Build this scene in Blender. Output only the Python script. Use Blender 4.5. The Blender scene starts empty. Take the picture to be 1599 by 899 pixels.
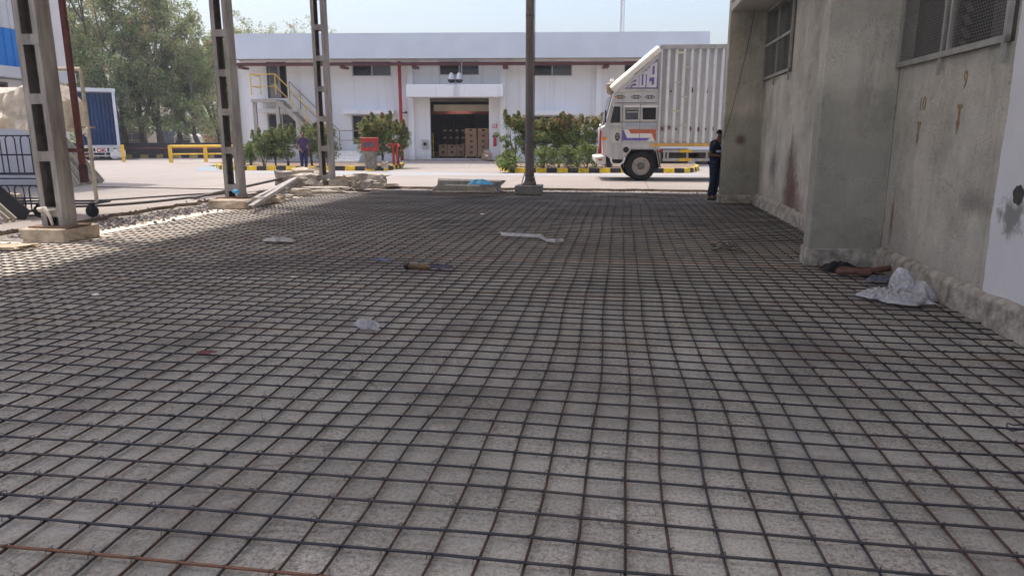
import bpy, bmesh, math, random
import numpy as np
from mathutils import Vector, Matrix, noise
R = math.radians
SC = bpy.context.scene
COL = SC.collection
rnd = random.Random(7)

# ------------------------------------------------------------------ camera, sky, sun, exposure
F_PX, CX, CY, HORIZON, EYE = 1100.0, 799.5, 449.5, 212.0, 1.6
PITCH = math.atan((CY - HORIZON) / F_PX)
cd = bpy.data.cameras.new('camera'); cam = bpy.data.objects.new('camera', cd); COL.objects.link(cam)
cam.location = (0, 0, EYE); cam.rotation_euler = (R(90) - PITCH, 0, 0)
cd.sensor_width = 36; cd.lens = 36 * F_PX / 1599; cd.clip_start = 0.05; cd.clip_end = 1500
SC.camera = cam
TO_SUN = Vector((-2.46, 1.08, 7.2)).normalized()
EL = math.asin(TO_SUN.z); AZ = math.atan2(TO_SUN.x, TO_SUN.y)
w = bpy.data.worlds.new('World'); SC.world = w; w.use_nodes = True
nt = w.node_tree
sky = nt.nodes.new('ShaderNodeTexSky'); sky.sky_type = 'NISHITA'; sky.sun_disc = False
sky.sun_elevation = EL; sky.sun_rotation = AZ; sky.air_density = 1.3; sky.dust_density = 5.0; sky.ozone_density = 3.0
tint = nt.nodes.new('ShaderNodeMix'); tint.data_type = 'RGBA'; tint.blend_type = 'MULTIPLY'; tint.inputs[0].default_value = 1.0; tint.inputs[7].default_value = (1.0, 0.95, 0.965, 1)   # sky colour graded to take out some green
nt.links.new(sky.outputs[0], tint.inputs[6]); nt.links.new(tint.outputs[2], nt.nodes['Background'].inputs[0])
nt.nodes['Background'].inputs[1].default_value = 0.15
sl = bpy.data.lights.new('sun', 'SUN'); sun = bpy.data.objects.new('sun', sl); COL.objects.link(sun)
sl.energy = 2.0; sl.angle = R(0.5); sl.color = (1, 0.94, 0.86)
sun.rotation_euler = TO_SUN.to_track_quat('Z', 'Y').to_euler(); sun.location = (-20, 10, 40)
SC.view_settings.view_transform = 'Standard'; SC.view_settings.look = 'None'
SC.view_settings.gamma = 1; SC.view_settings.use_curve_mapping = False
SC.view_settings.exposure = 0.95
try: SC.cycles.use_denoising = True
except Exception: pass
SC.cycles.max_bounces = 8; SC.cycles.diffuse_bounces = 5

# ------------------------------------------------------------------ measuring helpers (photo pixel -> place)
cp, sp = math.cos(PITCH), math.sin(PITCH)
def ray(x, y):
    u = (x - CX) / F_PX; v = (CY - y) / F_PX
    return Vector((u, cp + v * sp, -sp + v * cp))
def G(x, y, z=0.0):
    d = ray(x, y); s = (z - EYE) / d.z
    return Vector((d.x * s, d.y * s, z))
TH = R(8.7)
def S2W(a, b, z=0.0): return Vector((a * math.cos(TH) + b * math.sin(TH), -a * math.sin(TH) + b * math.cos(TH), z))
def W2S(p): return (p[0] * math.cos(TH) - p[1] * math.sin(TH), p[0] * math.sin(TH) + p[1] * math.cos(TH))
def GS(x, y, z=0.0): return W2S(G(x, y, z))
RZ = 0.08   # road level above the shed slab

class Frame:
    """an upright plane seen head-on: local u to the right, v away from the road, z up"""
    def __init__(s, origin, ang): s.o = Vector(origin); s.ang = ang; s.U = Vector((math.cos(ang), -math.sin(ang), 0)); s.V = Vector((math.sin(ang), math.cos(ang), 0))
    def pt(s, x, y, v=0.0):
        d = ray(x, y); E = Vector((0, 0, EYE)); o = s.o + s.V * v
        t = (o - E).dot(s.V) / d.dot(s.V); p = E + d * t
        return ((p - s.o).dot(s.U), p.z)
    def world(s, u, v, z): return s.o + s.U * u + s.V * v + Vector((0, 0, z - s.o.z))

# ------------------------------------------------------------------ materials
def lin(c): return tuple(((x / 12.92) if x <= 0.04045 else ((x + 0.055) / 1.055) ** 2.4) for x in c)
MATS = {}
def mat(name, col, rough=0.8, metal=0.0, var=0.15, scale=6.0, bump=0.0, bscale=60.0, col2=None, spec=0.4, streak=False, thr=(0.35, 0.65), trans=0.0):
    if name in MATS: return MATS[name]
    m = bpy.data.materials.new(name); m.use_nodes = True; n = m.node_tree; N = n.nodes; L = n.links
    b = N['Principled BSDF']; b.inputs['Roughness'].default_value = rough; b.inputs['Metallic'].default_value = metal
    b.inputs['Specular IOR Level'].default_value = spec
    tc = N.new('ShaderNodeTexCoord'); src = tc.outputs['Object']
    if streak:
        mp = N.new('ShaderNodeMapping'); mp.inputs['Scale'].default_value = (1, 1, 0.18); L.new(src, mp.inputs[0]); srcs = mp.outputs[0]
    else: srcs = src
    t = N.new('ShaderNodeTexNoise'); t.inputs['Scale'].default_value = scale; t.inputs['Detail'].default_value = 7; t.inputs['Roughness'].default_value = 0.65
    L.new(srcs, t.inputs['Vector'])
    r = N.new('ShaderNodeValToRGB'); r.color_ramp.elements[0].position = thr[0]; r.color_ramp.elements[1].position = thr[1]
    c2 = col2 or tuple(min(1, x * (1 + var)) for x in col)
    c1 = tuple(x * (1 - var) for x in col) if col2 is None else col
    r.color_ramp.elements[0].color = (*c1, 1); r.color_ramp.elements[1].color = (*c2, 1)
    L.new(t.outputs['Fac'], r.inputs[0]); L.new(r.outputs[0], b.inputs['Base Color'])
    if bump:
        t2 = N.new('ShaderNodeTexNoise'); t2.inputs['Scale'].default_value = bscale; t2.inputs['Detail'].default_value = 5
        L.new(src, t2.inputs['Vector'])
        bp = N.new('ShaderNodeBump'); bp.inputs['Strength'].default_value = bump; bp.inputs['Distance'].default_value = 0.02
        L.new(t2.outputs['Fac'], bp.inputs['Height']); L.new(bp.outputs[0], b.inputs['Normal'])
    if trans:
        b.inputs['Transmission Weight'].default_value = trans
    MATS[name] = m; m['bsdf'] = 1
    return m

class NodeKit:
    """short-hand for hand-made node materials"""
    def __init__(s, name, rough=0.85):
        s.m = bpy.data.materials.new(name); s.m.use_nodes = True; s.n = s.m.node_tree; s.N = s.n.nodes; s.L = s.n.links
        s.b = s.N['Principled BSDF']; s.b.inputs['Roughness'].default_value = rough; s.b.inputs['Specular IOR Level'].default_value = 0.3
        s.tc = s.N.new('ShaderNodeTexCoord'); s.P = s.tc.outputs['Object']
    def noise(s, scale, detail=6, rough=0.6, sc=None, vec=None):
        v = vec or s.P
        if sc:
            mp = s.N.new('ShaderNodeMapping'); mp.inputs['Scale'].default_value = sc; s.L.new(v, mp.inputs[0]); v = mp.outputs[0]
        t = s.N.new('ShaderNodeTexNoise'); t.inputs['Scale'].default_value = scale; t.inputs['Detail'].default_value = detail; t.inputs['Roughness'].default_value = rough
        s.L.new(v, t.inputs['Vector']); return t.outputs['Fac']
    def ramp(s, fac, stops):
        r = s.N.new('ShaderNodeValToRGB'); e = r.color_ramp.elements
        while len(e) < len(stops): e.new(0.5)
        for i, (p, c) in enumerate(stops):
            e[i].position = p; e[i].color = (*c, 1) if not isinstance(c, (int, float)) else (c, c, c, 1)
        s.L.new(fac, r.inputs[0]); return r.outputs[0]
    def mix(s, fac, a, b, mode='MIX'):
        x = s.N.new('ShaderNodeMix'); x.data_type = 'RGBA'; x.blend_type = mode
        if isinstance(fac, (int, float)): x.inputs[0].default_value = fac
        else: s.L.new(fac, x.inputs[0])
        for i, c in ((6, a), (7, b)):
            if isinstance(c, tuple): x.inputs[i].default_value = (*c, 1)
            else: s.L.new(c, x.inputs[i])
        return x.outputs[2]
    def math(s, op, a, b=0.0, clamp=False):
        x = s.N.new('ShaderNodeMath'); x.operation = op; x.use_clamp = clamp
        for i, c in ((0, a), (1, b)):
            if isinstance(c, (int, float)): x.inputs[i].default_value = c
            else: s.L.new(c, x.inputs[i])
        return x.outputs[0]
    def xyz(s):
        x = s.N.new('ShaderNodeSeparateXYZ'); s.L.new(s.P, x.inputs[0]); return x.outputs
    def blob(s, c, rad, soft=0.6, wob=0.5, nscale=7):
        """0..1 patch round point c with radii rad and a ragged edge"""
        mp = s.N.new('ShaderNodeMapping'); mp.vector_type = 'POINT'
        mp.inputs['Location'].default_value = tuple(-c[i] / rad[i] for i in range(3)); mp.inputs['Scale'].default_value = tuple(1 / r_ for r_ in rad)
        s.L.new(s.P, mp.inputs[0])
        ln = s.N.new('ShaderNodeVectorMath'); ln.operation = 'LENGTH'; s.L.new(mp.outputs[0], ln.inputs[0])
        nz = s.noise(nscale, 6, 0.7)
        d = s.math('ADD', ln.outputs['Value'], s.math('MULTIPLY', s.math('SUBTRACT', nz, 0.5), wob * 3))
        mr = s.N.new('ShaderNodeMapRange'); mr.inputs[1].default_value = 1 + soft * 0.3; mr.inputs[2].default_value = 1 - soft; s.L.new(d, mr.inputs[0]); mr.inputs[3].default_value = 0; mr.inputs[4].default_value = 1
        return mr.outputs[0]
    def done(s, col, bump=None, strength=0.3, dist=0.02):
        s.L.new(col, s.b.inputs['Base Color'])
        if bump is not None:
            bp = s.N.new('ShaderNodeBump'); bp.inputs['Strength'].default_value = strength; bp.inputs['Distance'].default_value = dist
            s.L.new(bump, bp.inputs['Height']); s.L.new(bp.outputs[0], s.b.inputs['Normal'])
        return s.m

def slab_material():
    k = NodeKit('slab_concrete', 0.9)
    big = k.noise(0.55, 5, 0.6); mid = k.noise(2.6, 6, 0.7); fine = k.noise(70, 4, 0.75); st = k.noise(1.3, 7, 0.75, sc=(1, 0.5, 1))
    c = k.ramp(big, [(0.34, (0.255, 0.25, 0.22)), (0.5, (0.365, 0.362, 0.32)), (0.66, (0.475, 0.47, 0.415))])
    c = k.mix(k.ramp(mid, [(0.4, 0.0), (0.62, 0.4)]), c, (0.24, 0.225, 0.205))
    v = k.N.new('ShaderNodeTexVoronoi'); v.inputs['Scale'].default_value = 1.1; k.L.new(k.P, v.inputs['Vector'])
    vs_ = k.N.new('ShaderNodeSeparateColor'); k.L.new(v.outputs['Color'], vs_.inputs[0]); c = k.mix(k.math('MULTIPLY', vs_.outputs[0], 0.35), c, (0.56, 0.53, 0.47))
    c = k.mix(k.ramp(st, [(0.52, 0.0), (0.7, 0.8)]), c, (0.15, 0.135, 0.12))
    c = k.mix(k.ramp(k.noise(3.7, 5, 0.7, sc=(1, 1, 3)), [(0.6, 0.0), (0.7, 0.45)]), c, (0.62, 0.59, 0.54))
    c = k.mix(k.ramp(fine, [(0.34, 0.7), (0.5, 0.0)]), c, (0.10, 0.092, 0.085))
    c = k.mix(k.ramp(k.noise(140, 3, 0.7), [(0.6, 0.0), (0.75, 0.5)]), c, (0.5, 0.48, 0.45))
    gm = k.ramp(k.noise(1.4, 5, 0.65), [(0.40, 0.15), (0.56, 1.0)]); gl = k.ramp(k.noise(38, 5, 0.85), [(0.42, 0.9), (0.52, 0.0)])
    c = k.mix(k.math('MULTIPLY', gm, gl), c, (0.17, 0.15, 0.13))
    c = k.mix(k.math('MULTIPLY', k.blob((-5.2, 8.2, 0), (2.6, .55, 1), .7, .8, 2.2), .5), c, (0.16, 0.145, 0.13)); c = k.mix(k.math('MULTIPLY', k.blob((-2.6, 8.8, 0), (2.2, .5, 1), .7, .8, 2.5), .4), c, (0.15, 0.135, 0.12))
    c = k.mix(k.math('MULTIPLY', k.blob((-.4, 4.3, 0), (.9, .5, 1), .7, .9, 3), .4), c, (0.17, 0.15, 0.13)); c = k.mix(k.math('MULTIPLY', k.blob((1.4, 5.4, 0), (.5, .5, 1), .7, .9, 3), .45), c, (0.15, 0.13, 0.12))
    x = k.xyz(); sun_strip_x = k.math('ADD', x[0], k.math('MULTIPLY', k.noise(.7, 6, .7), 2.4)); dr = k.N.new('ShaderNodeMapRange'); dr.inputs[1].default_value = -5.6; dr.inputs[2].default_value = -6.4; k.L.new(sun_strip_x, dr.inputs[0])
    c = k.mix(k.math('MULTIPLY', dr.outputs[0], .8), c, (0.72, 0.66, 0.56))  # slab painted paler along the open side to brighten the sunlit strip
    def crack(scale, wid, seed, amt, c, col):
        mp = k.N.new('ShaderNodeMapping'); mp.inputs['Location'].default_value = (seed, seed * .7, 0); k.L.new(k.P, mp.inputs[0])
        nz = k.N.new('ShaderNodeTexNoise'); nz.inputs['Scale'].default_value = 2.2; nz.inputs['Detail'].default_value = 6; k.L.new(k.P, nz.inputs['Vector'])
        ad = k.N.new('ShaderNodeMix'); ad.data_type = 'RGBA'; ad.blend_type = 'ADD'; ad.inputs[0].default_value = .55; k.L.new(mp.outputs[0], ad.inputs[6]); k.L.new(nz.outputs['Color'], ad.inputs[7])
        vo = k.N.new('ShaderNodeTexVoronoi'); vo.feature = 'DISTANCE_TO_EDGE'; vo.inputs['Scale'].default_value = scale; k.L.new(ad.outputs[2], vo.inputs['Vector'])
        return k.mix(k.math('MULTIPLY', k.math('MULTIPLY', k.math('LESS_THAN', vo.outputs['Distance'], wid), k.ramp(k.noise(.9, 3), [(0.45, 0.0), (0.55, 1.0)])), amt), c, col)
    c = crack(.8, .005, 3.0, .5, c, (0.11, 0.10, 0.09)); c = crack(2.6, .006, 9.0, .25, c, (0.12, 0.11, 0.1))
    c = k.mix(k.ramp(k.noise(1.1, 3, 0.5, sc=(.6, 1.4, 1)), [(0.60, 0.0), (0.63, 0.3)]), c, (0.45, 0.44, 0.41))
    rust = k.ramp(k.noise(1.9, 7, 0.75), [(0.64, 0.0), (0.78, 0.4)]); c = k.mix(rust, c, (0.22, 0.13, 0.09))
    return k.done(c, k.math('ADD', fine, k.math('MULTIPLY', mid, 0.6)), 0.55, 0.015)

def road_material():
    k = NodeKit('road_concrete', 0.9)
    big = k.noise(0.12, 5, 0.6); mid = k.noise(0.9, 7, 0.7); fine = k.noise(30, 4, 0.7)
    c = k.ramp(big, [(0.35, (0.275, 0.245, 0.218)), (0.65, (0.365, 0.33, 0.295))])
    c = k.mix(k.ramp(mid, [(0.42, 0.0), (0.7, 0.4)]), c, (0.30, 0.27, 0.245))
    c = k.mix(k.ramp(k.noise(0.5, 5, 0.6, sc=(0.25, 2.2, 1)), [(0.52, 0.0), (0.7, 0.28)]), c, (0.24, 0.225, 0.215))
    c = k.mix(k.ramp(fine, [(0.4, 0.3), (0.55, 0.0)]), c, (0.22, 0.2, 0.185))
    x = k.xyz()
    def joint(o, off, step):
        fr = k.math('FRACT', k.math('DIVIDE', k.math('ADD', o, off), step)); return k.math('LESS_THAN', fr, 0.035 / step)
    j = k.math('MAXIMUM', joint(x[0], 300.7, 4.5), joint(x[1], 300.2, 4.5))
    c = k.mix(k.math('MULTIPLY', j, 0.55), c, (0.12, 0.11, 0.10))
    return k.done(c, fine, 0.25, 0.01)

def depot_material():
    """rough grey render of the near building, in shed coordinates (x across, y along, z up)"""
    k = NodeKit('depot_render', 0.92)
    big = k.noise(1.0, 9, 0.72); st = k.noise(3.0, 7, 0.7, sc=(1.6, 1.6, 0.12)); fine = k.noise(45, 5, 0.75)
    c = k.ramp(big, [(0.33, (0.36, 0.34, 0.28)), (0.52, (0.57, 0.535, 0.445)), (0.7, (0.69, 0.65, 0.55))])
    c = k.mix(k.ramp(st, [(0.48, 0.0), (0.72, 0.5)]), c, (0.30, 0.275, 0.24))
    c = k.mix(k.ramp(k.noise(2.2, 6, 0.7), [(0.54, 0.0), (0.7, 0.55)]), c, (0.70, 0.66, 0.58))
    c = k.mix(k.ramp(k.noise(7, 7, 0.8), [(0.60, 0.0), (0.70, 0.65)]), c, (0.15, 0.135, 0.12))
    c = k.mix(k.math('MULTIPLY', k.ramp(fine, [(0.38, 0.6), (0.5, 0.0)]), k.ramp(k.noise(1.3, 4), [(0.4, 0.1), (0.6, 1.0)])), c, (0.20, 0.185, 0.16))
    c = k.mix(k.ramp(k.noise(26, 5, 0.8), [(0.70, 0.0), (0.76, 0.45)]), c, (0.16, 0.145, 0.13))
    vo = k.N.new('ShaderNodeTexVoronoi'); vo.feature = 'DISTANCE_TO_EDGE'; vo.inputs['Scale'].default_value = .55
    nz = k.N.new('ShaderNodeTexNoise'); nz.inputs['Scale'].default_value = 1.5; nz.inputs['Detail'].default_value = 8; k.L.new(k.P, nz.inputs['Vector'])
    ad = k.N.new('ShaderNodeMix'); ad.data_type = 'RGBA'; ad.blend_type = 'ADD'; ad.inputs[0].default_value = .9; k.L.new(k.P, ad.inputs[6]); k.L.new(nz.outputs['Color'], ad.inputs[7]); k.L.new(ad.outputs[2], vo.inputs['Vector'])
    c = k.mix(k.math('MULTIPLY', k.math('LESS_THAN', vo.outputs['Distance'], .0022), .28), c, (0.13, 0.12, 0.105))
    c = k.mix(k.ramp(k.noise(.9, 4, 0.55, sc=(1, 1, 1.8)), [(0.57, 0.0), (0.60, 0.4)]), c, (0.50, 0.48, 0.42))
    c = k.mix(k.ramp(k.noise(1.7, 8, 0.75, sc=(1.5, 1.5, .3)), [(0.60, 0.0), (0.74, 0.7)]), c, (0.19, 0.175, 0.145))
    x = k.xyz()
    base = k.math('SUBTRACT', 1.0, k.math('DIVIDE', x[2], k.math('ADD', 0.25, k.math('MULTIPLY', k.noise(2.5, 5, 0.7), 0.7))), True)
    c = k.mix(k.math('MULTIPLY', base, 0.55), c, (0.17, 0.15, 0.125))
    for (p, r_, col, amt) in [((3.2, 14.25, 0.75), (0.5, 0.55, 0.85), (0.13, 0.06, 0.055), 0.75), ((3.2, 14.0, 0.35), (0.5, 0.8, 0.55), (0.13, 0.06, 0.05), 0.7),
                              ((3.2, 14.35, 1.25), (0.5, 0.12, 0.5), (0.14, 0.09, 0.085), 0.6), ((3.2, 15.9, 0.95), (0.5, 0.42, 0.38), (0.10, 0.10, 0.10), 0.7),
                              ((2.75, 17.5, 1.52), (0.13, 0.4, 0.15), (0.17, 0.05, 0.045), 0.9),
                              ((3.2, 8.95, 0.65), (0.4, 0.05, 0.3), (0.2, 0.09, 0.06), 0.75), ((3.2, 7.0, 1.0), (0.4, 0.35, 0.12), (0.16, 0.15, 0.13), 0.5)]:
        c = k.mix(k.math('MULTIPLY', k.blob(p, r_), amt), c, col)
    dk_ = k.N.new('ShaderNodeMapRange'); dk_.inputs[1].default_value = 2.35; dk_.inputs[2].default_value = 2.15; k.L.new(k.math('ADD', x[2], k.math('MULTIPLY', k.noise(2.2, 5), 0.35)), dk_.inputs[0]); dk = dk_.outputs[0]
    fin = k.math('MULTIPLY', dk, k.math('LESS_THAN', x[0], 3.18)); c = k.mix(k.math('MULTIPLY', fin, 0.4), c, (0.17, 0.18, 0.145))
    edge = k.math('ADD', x[1], k.math('MULTIPLY', k.math('SUBTRACT', k.noise(2, 5, 0.6), 0.5), 0.10))
    wl = k.math('MULTIPLY', k.math('LESS_THAN', edge, 6.68), k.math('GREATER_THAN', k.math('ADD', x[2], k.math('MULTIPLY', k.noise(6, 4), 0.06)), 0.24))
    white = k.mix(k.ramp(k.noise(2, 6, 0.7), [(0.45, 0.0), (0.7, 0.4)]), (0.76, 0.755, 0.76), (0.66, 0.655, 0.66))
    white = k.mix(k.math('MULTIPLY', k.blob((3.2, 6.38, 0.95), (0.4, 0.2, 0.16), 0.5, 0.9, 9), 0.9), white, (0.25, 0.24, 0.22))
    c = k.mix(wl, c, white)
    return k.done(c, k.math('ADD', fine, k.math('MULTIPLY', st, 0.5)), 0.4, 0.015)

def facade_material():
    k = NodeKit('white_wall_paint', 0.75)
    c = k.mix(k.ramp(k.noise(0.35, 6, 0.6), [(0.4, 0.0), (0.7, 0.5)]), (0.86, 0.86, 0.86), (0.79, 0.79, 0.80))
    c = k.mix(k.ramp(k.noise(1.2, 7, 0.7, sc=(2.2, 2.2, 0.1)), [(0.53, 0.0), (0.76, 0.55)]), c, (0.52, 0.505, 0.49))
    x = k.xyz(); low = k.math('SUBTRACT', 1.0, k.math('DIVIDE', x[2], k.math('ADD', 0.2, k.noise(1.5, 5, 0.7))), True)
    c = k.mix(k.math('MULTIPLY', low, 0.5), c, (0.42, 0.37, 0.32))
    return k.done(c, k.noise(25, 4), 0.1, 0.01)

def bar_material(name, a, b_, c_):
    k = NodeKit(name, 0.55); k.b.inputs['Metallic'].default_value = 0.35
    c = k.ramp(k.noise(2.3, 6, 0.7), [(0.35, a), (0.55, b_), (0.72, c_)])
    oi = k.N.new('ShaderNodeObjectInfo'); c = k.mix(k.math('MULTIPLY', oi.outputs['Random'], 0.35), c, c_)
    return k.done(c, k.noise(160, 2), 0.5, 0.004)

def leaf_material(name, c1, c2):
    k = NodeKit(name, 0.55)
    g = k.N.new('ShaderNodeNewGeometry'); c = k.ramp(g.outputs['Random Per Island'], [(0.0, c1), (1.0, c2)])
    t = k.N.new('ShaderNodeBsdfTranslucent'); k.L.new(c, t.inputs[0]); k.L.new(c, k.b.inputs['Base Color'])
    mx = k.N.new('ShaderNodeMixShader'); mx.inputs[0].default_value = 0.5
    k.L.new(k.b.outputs[0], mx.inputs[1]); k.L.new(t.outputs[0], mx.inputs[2]); k.L.new(mx.outputs[0], k.N['Material Output'].inputs[0])
    return k.m

def film_material(name, col, alpha, rough=0.25, tl=0.3, crease=(9, 0.9)):
    k = NodeKit(name, rough); b = k.b
    c = k.mix(k.ramp(k.noise(5, 5), [(0.4, 0.0), (0.65, 0.5)]), col, tuple(x * 0.7 for x in col))
    k.L.new(c, b.inputs['Base Color']); b.inputs['Alpha'].default_value = alpha
    wv = k.N.new('ShaderNodeTexNoise'); wv.inputs['Scale'].default_value = crease[0]; wv.inputs['Detail'].default_value = 4; wv.inputs['Distortion'].default_value = 1.5; k.L.new(k.P, wv.inputs['Vector'])
    rg = k.math('ABSOLUTE', k.math('SUBTRACT', wv.outputs['Fac'], 0.5)); bp = k.N.new('ShaderNodeBump'); bp.inputs['Strength'].default_value = crease[1]; bp.inputs['Distance'].default_value = 0.12; k.L.new(rg, bp.inputs['Height']); k.L.new(bp.outputs[0], b.inputs['Normal'])
    t = k.N.new('ShaderNodeBsdfTranslucent'); k.L.new(c, t.inputs[0])
    mx = k.N.new('ShaderNodeMixShader'); mx.inputs[0].default_value = tl
    k.L.new(b.outputs[0], mx.inputs[1]); k.L.new(t.outputs[0], mx.inputs[2]); k.L.new(mx.outputs[0], k.N['Material Output'].inputs[0])
    return k.m

ROOFM = film_material('light_fill_roof_sheet', (0.78, 0.70, 0.58), 1.0, 0.5, 0.45, (0.5, 0.0))  # unseen roof made translucent and warm-tinted to fill the shade with light
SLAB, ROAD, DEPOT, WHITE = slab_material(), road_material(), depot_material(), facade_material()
CROSS = bar_material('cross_bar_steel', (0.033, 0.034, 0.043), (0.055, 0.055, 0.063), (0.08, 0.064, 0.053))
LONG = bar_material('long_bar_steel', (0.046, 0.032, 0.026), (0.078, 0.048, 0.035), (0.12, 0.068, 0.045))
RUSTY = bar_material('rusty_bar', (0.12, 0.06, 0.035), (0.17, 0.085, 0.05), (0.2, 0.1, 0.06))
POSTM = mat('post_grey_paint', (0.18, 0.162, 0.145), 0.6, 0.0, 0.15, 5, 0.1, 40, streak=True, col2=(.39, .365, .335))
POSTD = mat('dark_steel_post_shade', (0.13, 0.118, 0.11), 0.7, 0.0, 0.3, 5)
CONC = mat('plinth_concrete', (0.29, 0.235, 0.17), 0.95, 0, 0.3, 5, 0.6, 25, col2=(0.48, 0.41, 0.32))
CHUNK = mat('broken_concrete', (0.28, 0.25, 0.21), 0.95, 0, 0.3, 7, 0.8, 20, col2=(0.47, 0.43, 0.37))
EARTH = mat('earth', (0.16, 0.12, 0.085), 1, 0, 0.3, 4, 0.7, 20, col2=(0.27, 0.2, 0.14))
DUST = mat('dusty_ground', (0.33, 0.3, 0.26), 1, 0, 0.2, 1.5, 0.4, 30, col2=(0.45, 0.41, 0.36))
FASCIA = mat('fascia_sheet', (0.66, 0.70, 0.74), 0.55, 0, 0.05, 0.8)
SOFFIT = mat('soffit', (0.55, 0.53, 0.48), 0.8, 0, 0.1, 2)
DARKRED = mat('dark_red_pipe_paint', (0.13, 0.045, 0.045), 0.6, 0, 0.2, 4)
RED = mat('red_paint', (0.42, 0.04, 0.035), 0.45, 0, 0.15, 4)
YEL = mat('yellow_paint', (0.72, 0.46, 0.04), 0.55, 0, 0.15, 5)
KYEL = mat('kerb_yellow', (0.75, 0.52, 0.03), 0.75, 0, 0.2, 4, 0.2, 30)
KBLK = mat('kerb_black', (0.035, 0.037, 0.045), 0.75, 0, 0.35, 4, 0.2, 30)
GLASS = mat('dark_glass', (0.02, 0.022, 0.026), 0.12, 0, 0.3, 1.5, spec=0.6)
GLASS2 = mat('grey_glass', (0.09, 0.1, 0.115), 0.15, 0, 0.2, 1.5, spec=0.6)
DARK = mat('dark_void', (0.015, 0.015, 0.017), 0.9)
ALU = mat('aluminium', (0.55, 0.55, 0.55), 0.4, 0.5, 0.1, 5)
STEEL = mat('galvanised', (0.42, 0.42, 0.42), 0.5, 0.4, 0.15, 6)
TANST = mat('weathered_steel', (0.42, 0.38, 0.33), 0.65, 0.1, 0.25, 4, streak=True)
STONE = mat('white_steps', (0.72, 0.71, 0.69), 0.8, 0, 0.12, 3)
CARTON = mat('carton', (0.42, 0.265, 0.16), 0.85, 0, 0.12, 3)
CARTOND = mat('carton_tape', (0.38, 0.26, 0.16), 0.6, 0, 0.1, 3)
PAPER = mat('white_label', (0.75, 0.73, 0.7), 0.7, 0, 0.05, 3)
WOOD = mat('grey_timber', (0.38, 0.34, 0.27), 0.85, 0, 0.25, 8, 0.3, 40)
TIMB = mat('pallet_timber', (0.30, 0.21, 0.12), 0.85, 0, 0.25, 8)
BLACK = mat('black_paint', (0.02, 0.02, 0.024), 0.5, 0, 0.2, 5)
RUBBER = mat('rubber', (0.022, 0.022, 0.024), 0.8, 0, 0.3, 8, 0.3, 50)
CLAD = mat('light_cladding', (0.62, 0.63, 0.65), 0.5, 0, 0.06, 1)
BLUE = mat('blue_cladding', (0.03, 0.22, 0.62), 0.45, 0, 0.12, 2)
BLUED = mat('blue_truck_panel', (0.02, 0.085, 0.24), 0.5, 0, 0.25, 2, streak=True)
SILVER = mat('silver_truck', (0.56, 0.555, 0.545), 0.42, 0.15, 0.12, 3, streak=True)
SILVER2 = mat('container_sheet', (0.62, 0.60, 0.56), 0.5, 0.1, 0.14, 2.5, 0.1, 8, streak=True)
SILVERD = mat('container_dirty', (0.42, 0.41, 0.40), 0.5, 0.15, 0.2, 3, streak=True)
CREAM = mat('cream_roll', (0.8, 0.77, 0.68), 0.5, 0, 0.08, 3)
PURPLE = mat('purple_paint', (0.15, 0.11, 0.37), 0.5, 0, 0.2, 3)
ORANGE = mat('orange_red_paint', (0.48, 0.13, 0.075), 0.5, 0, 0.15, 3)
AMBER = mat('amber_lens', (0.8, 0.27, 0.03), 0.25, 0, 0.1, 5)
RUST = mat('rust', (0.14, 0.06, 0.04), 0.9, 0, 0.4, 15)
BARK = mat('bark', (0.13, 0.105, 0.08), 0.95, 0, 0.3, 6, 0.5, 20)
DARKWALL = mat('dark_boundary_wall', (0.065, 0.06, 0.06), 0.9, 0, 0.3, 2)
SKIN = mat('skin', (0.16, 0.085, 0.055), 0.6, 0, 0.08, 10)
HAIR = mat('hair', (0.012, 0.01, 0.009), 0.7, 0, 0.2, 30)
NAVY = mat('navy_cloth', (0.022, 0.024, 0.075), 0.9, 0, 0.25, 8, 0.2, 60)
NAVYD = mat('dark_navy_cloth', (0.032, 0.038, 0.068), 0.9, 0, 0.25, 8, 0.2, 60)
NAVYP = mat('patterned_navy_cloth', (0.035, 0.022, 0.075), 0.9, 0, 0.25, 25, 0.2, 60, col2=(0.09, 0.05, 0.12))
LBLUE = mat('pale_blue_cloth', (0.42, 0.52, 0.68), 0.85, 0, 0.1, 8)
BLUEBAG = mat('blue_plastic', (0.10, 0.45, 0.75), 0.4, 0, 0.2, 8)
BAG = film_material('white_plastic', (0.90, 0.90, 0.92), 1.0, 0.4, 0.3, (12, 1.0))
CLEAR = film_material('clear_plastic', (0.85, 0.85, 0.9), 0.62, 0.15)
TARP = film_material('cream_plastic_sheet', (0.86, 0.80, 0.69), 1.0, 0.3, 0.3, (5, 0.9))
PAINTMARK = mat('orange_wall_paint', (0.34, 0.225, 0.115), 0.85, 0, 0.3, 20)

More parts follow.
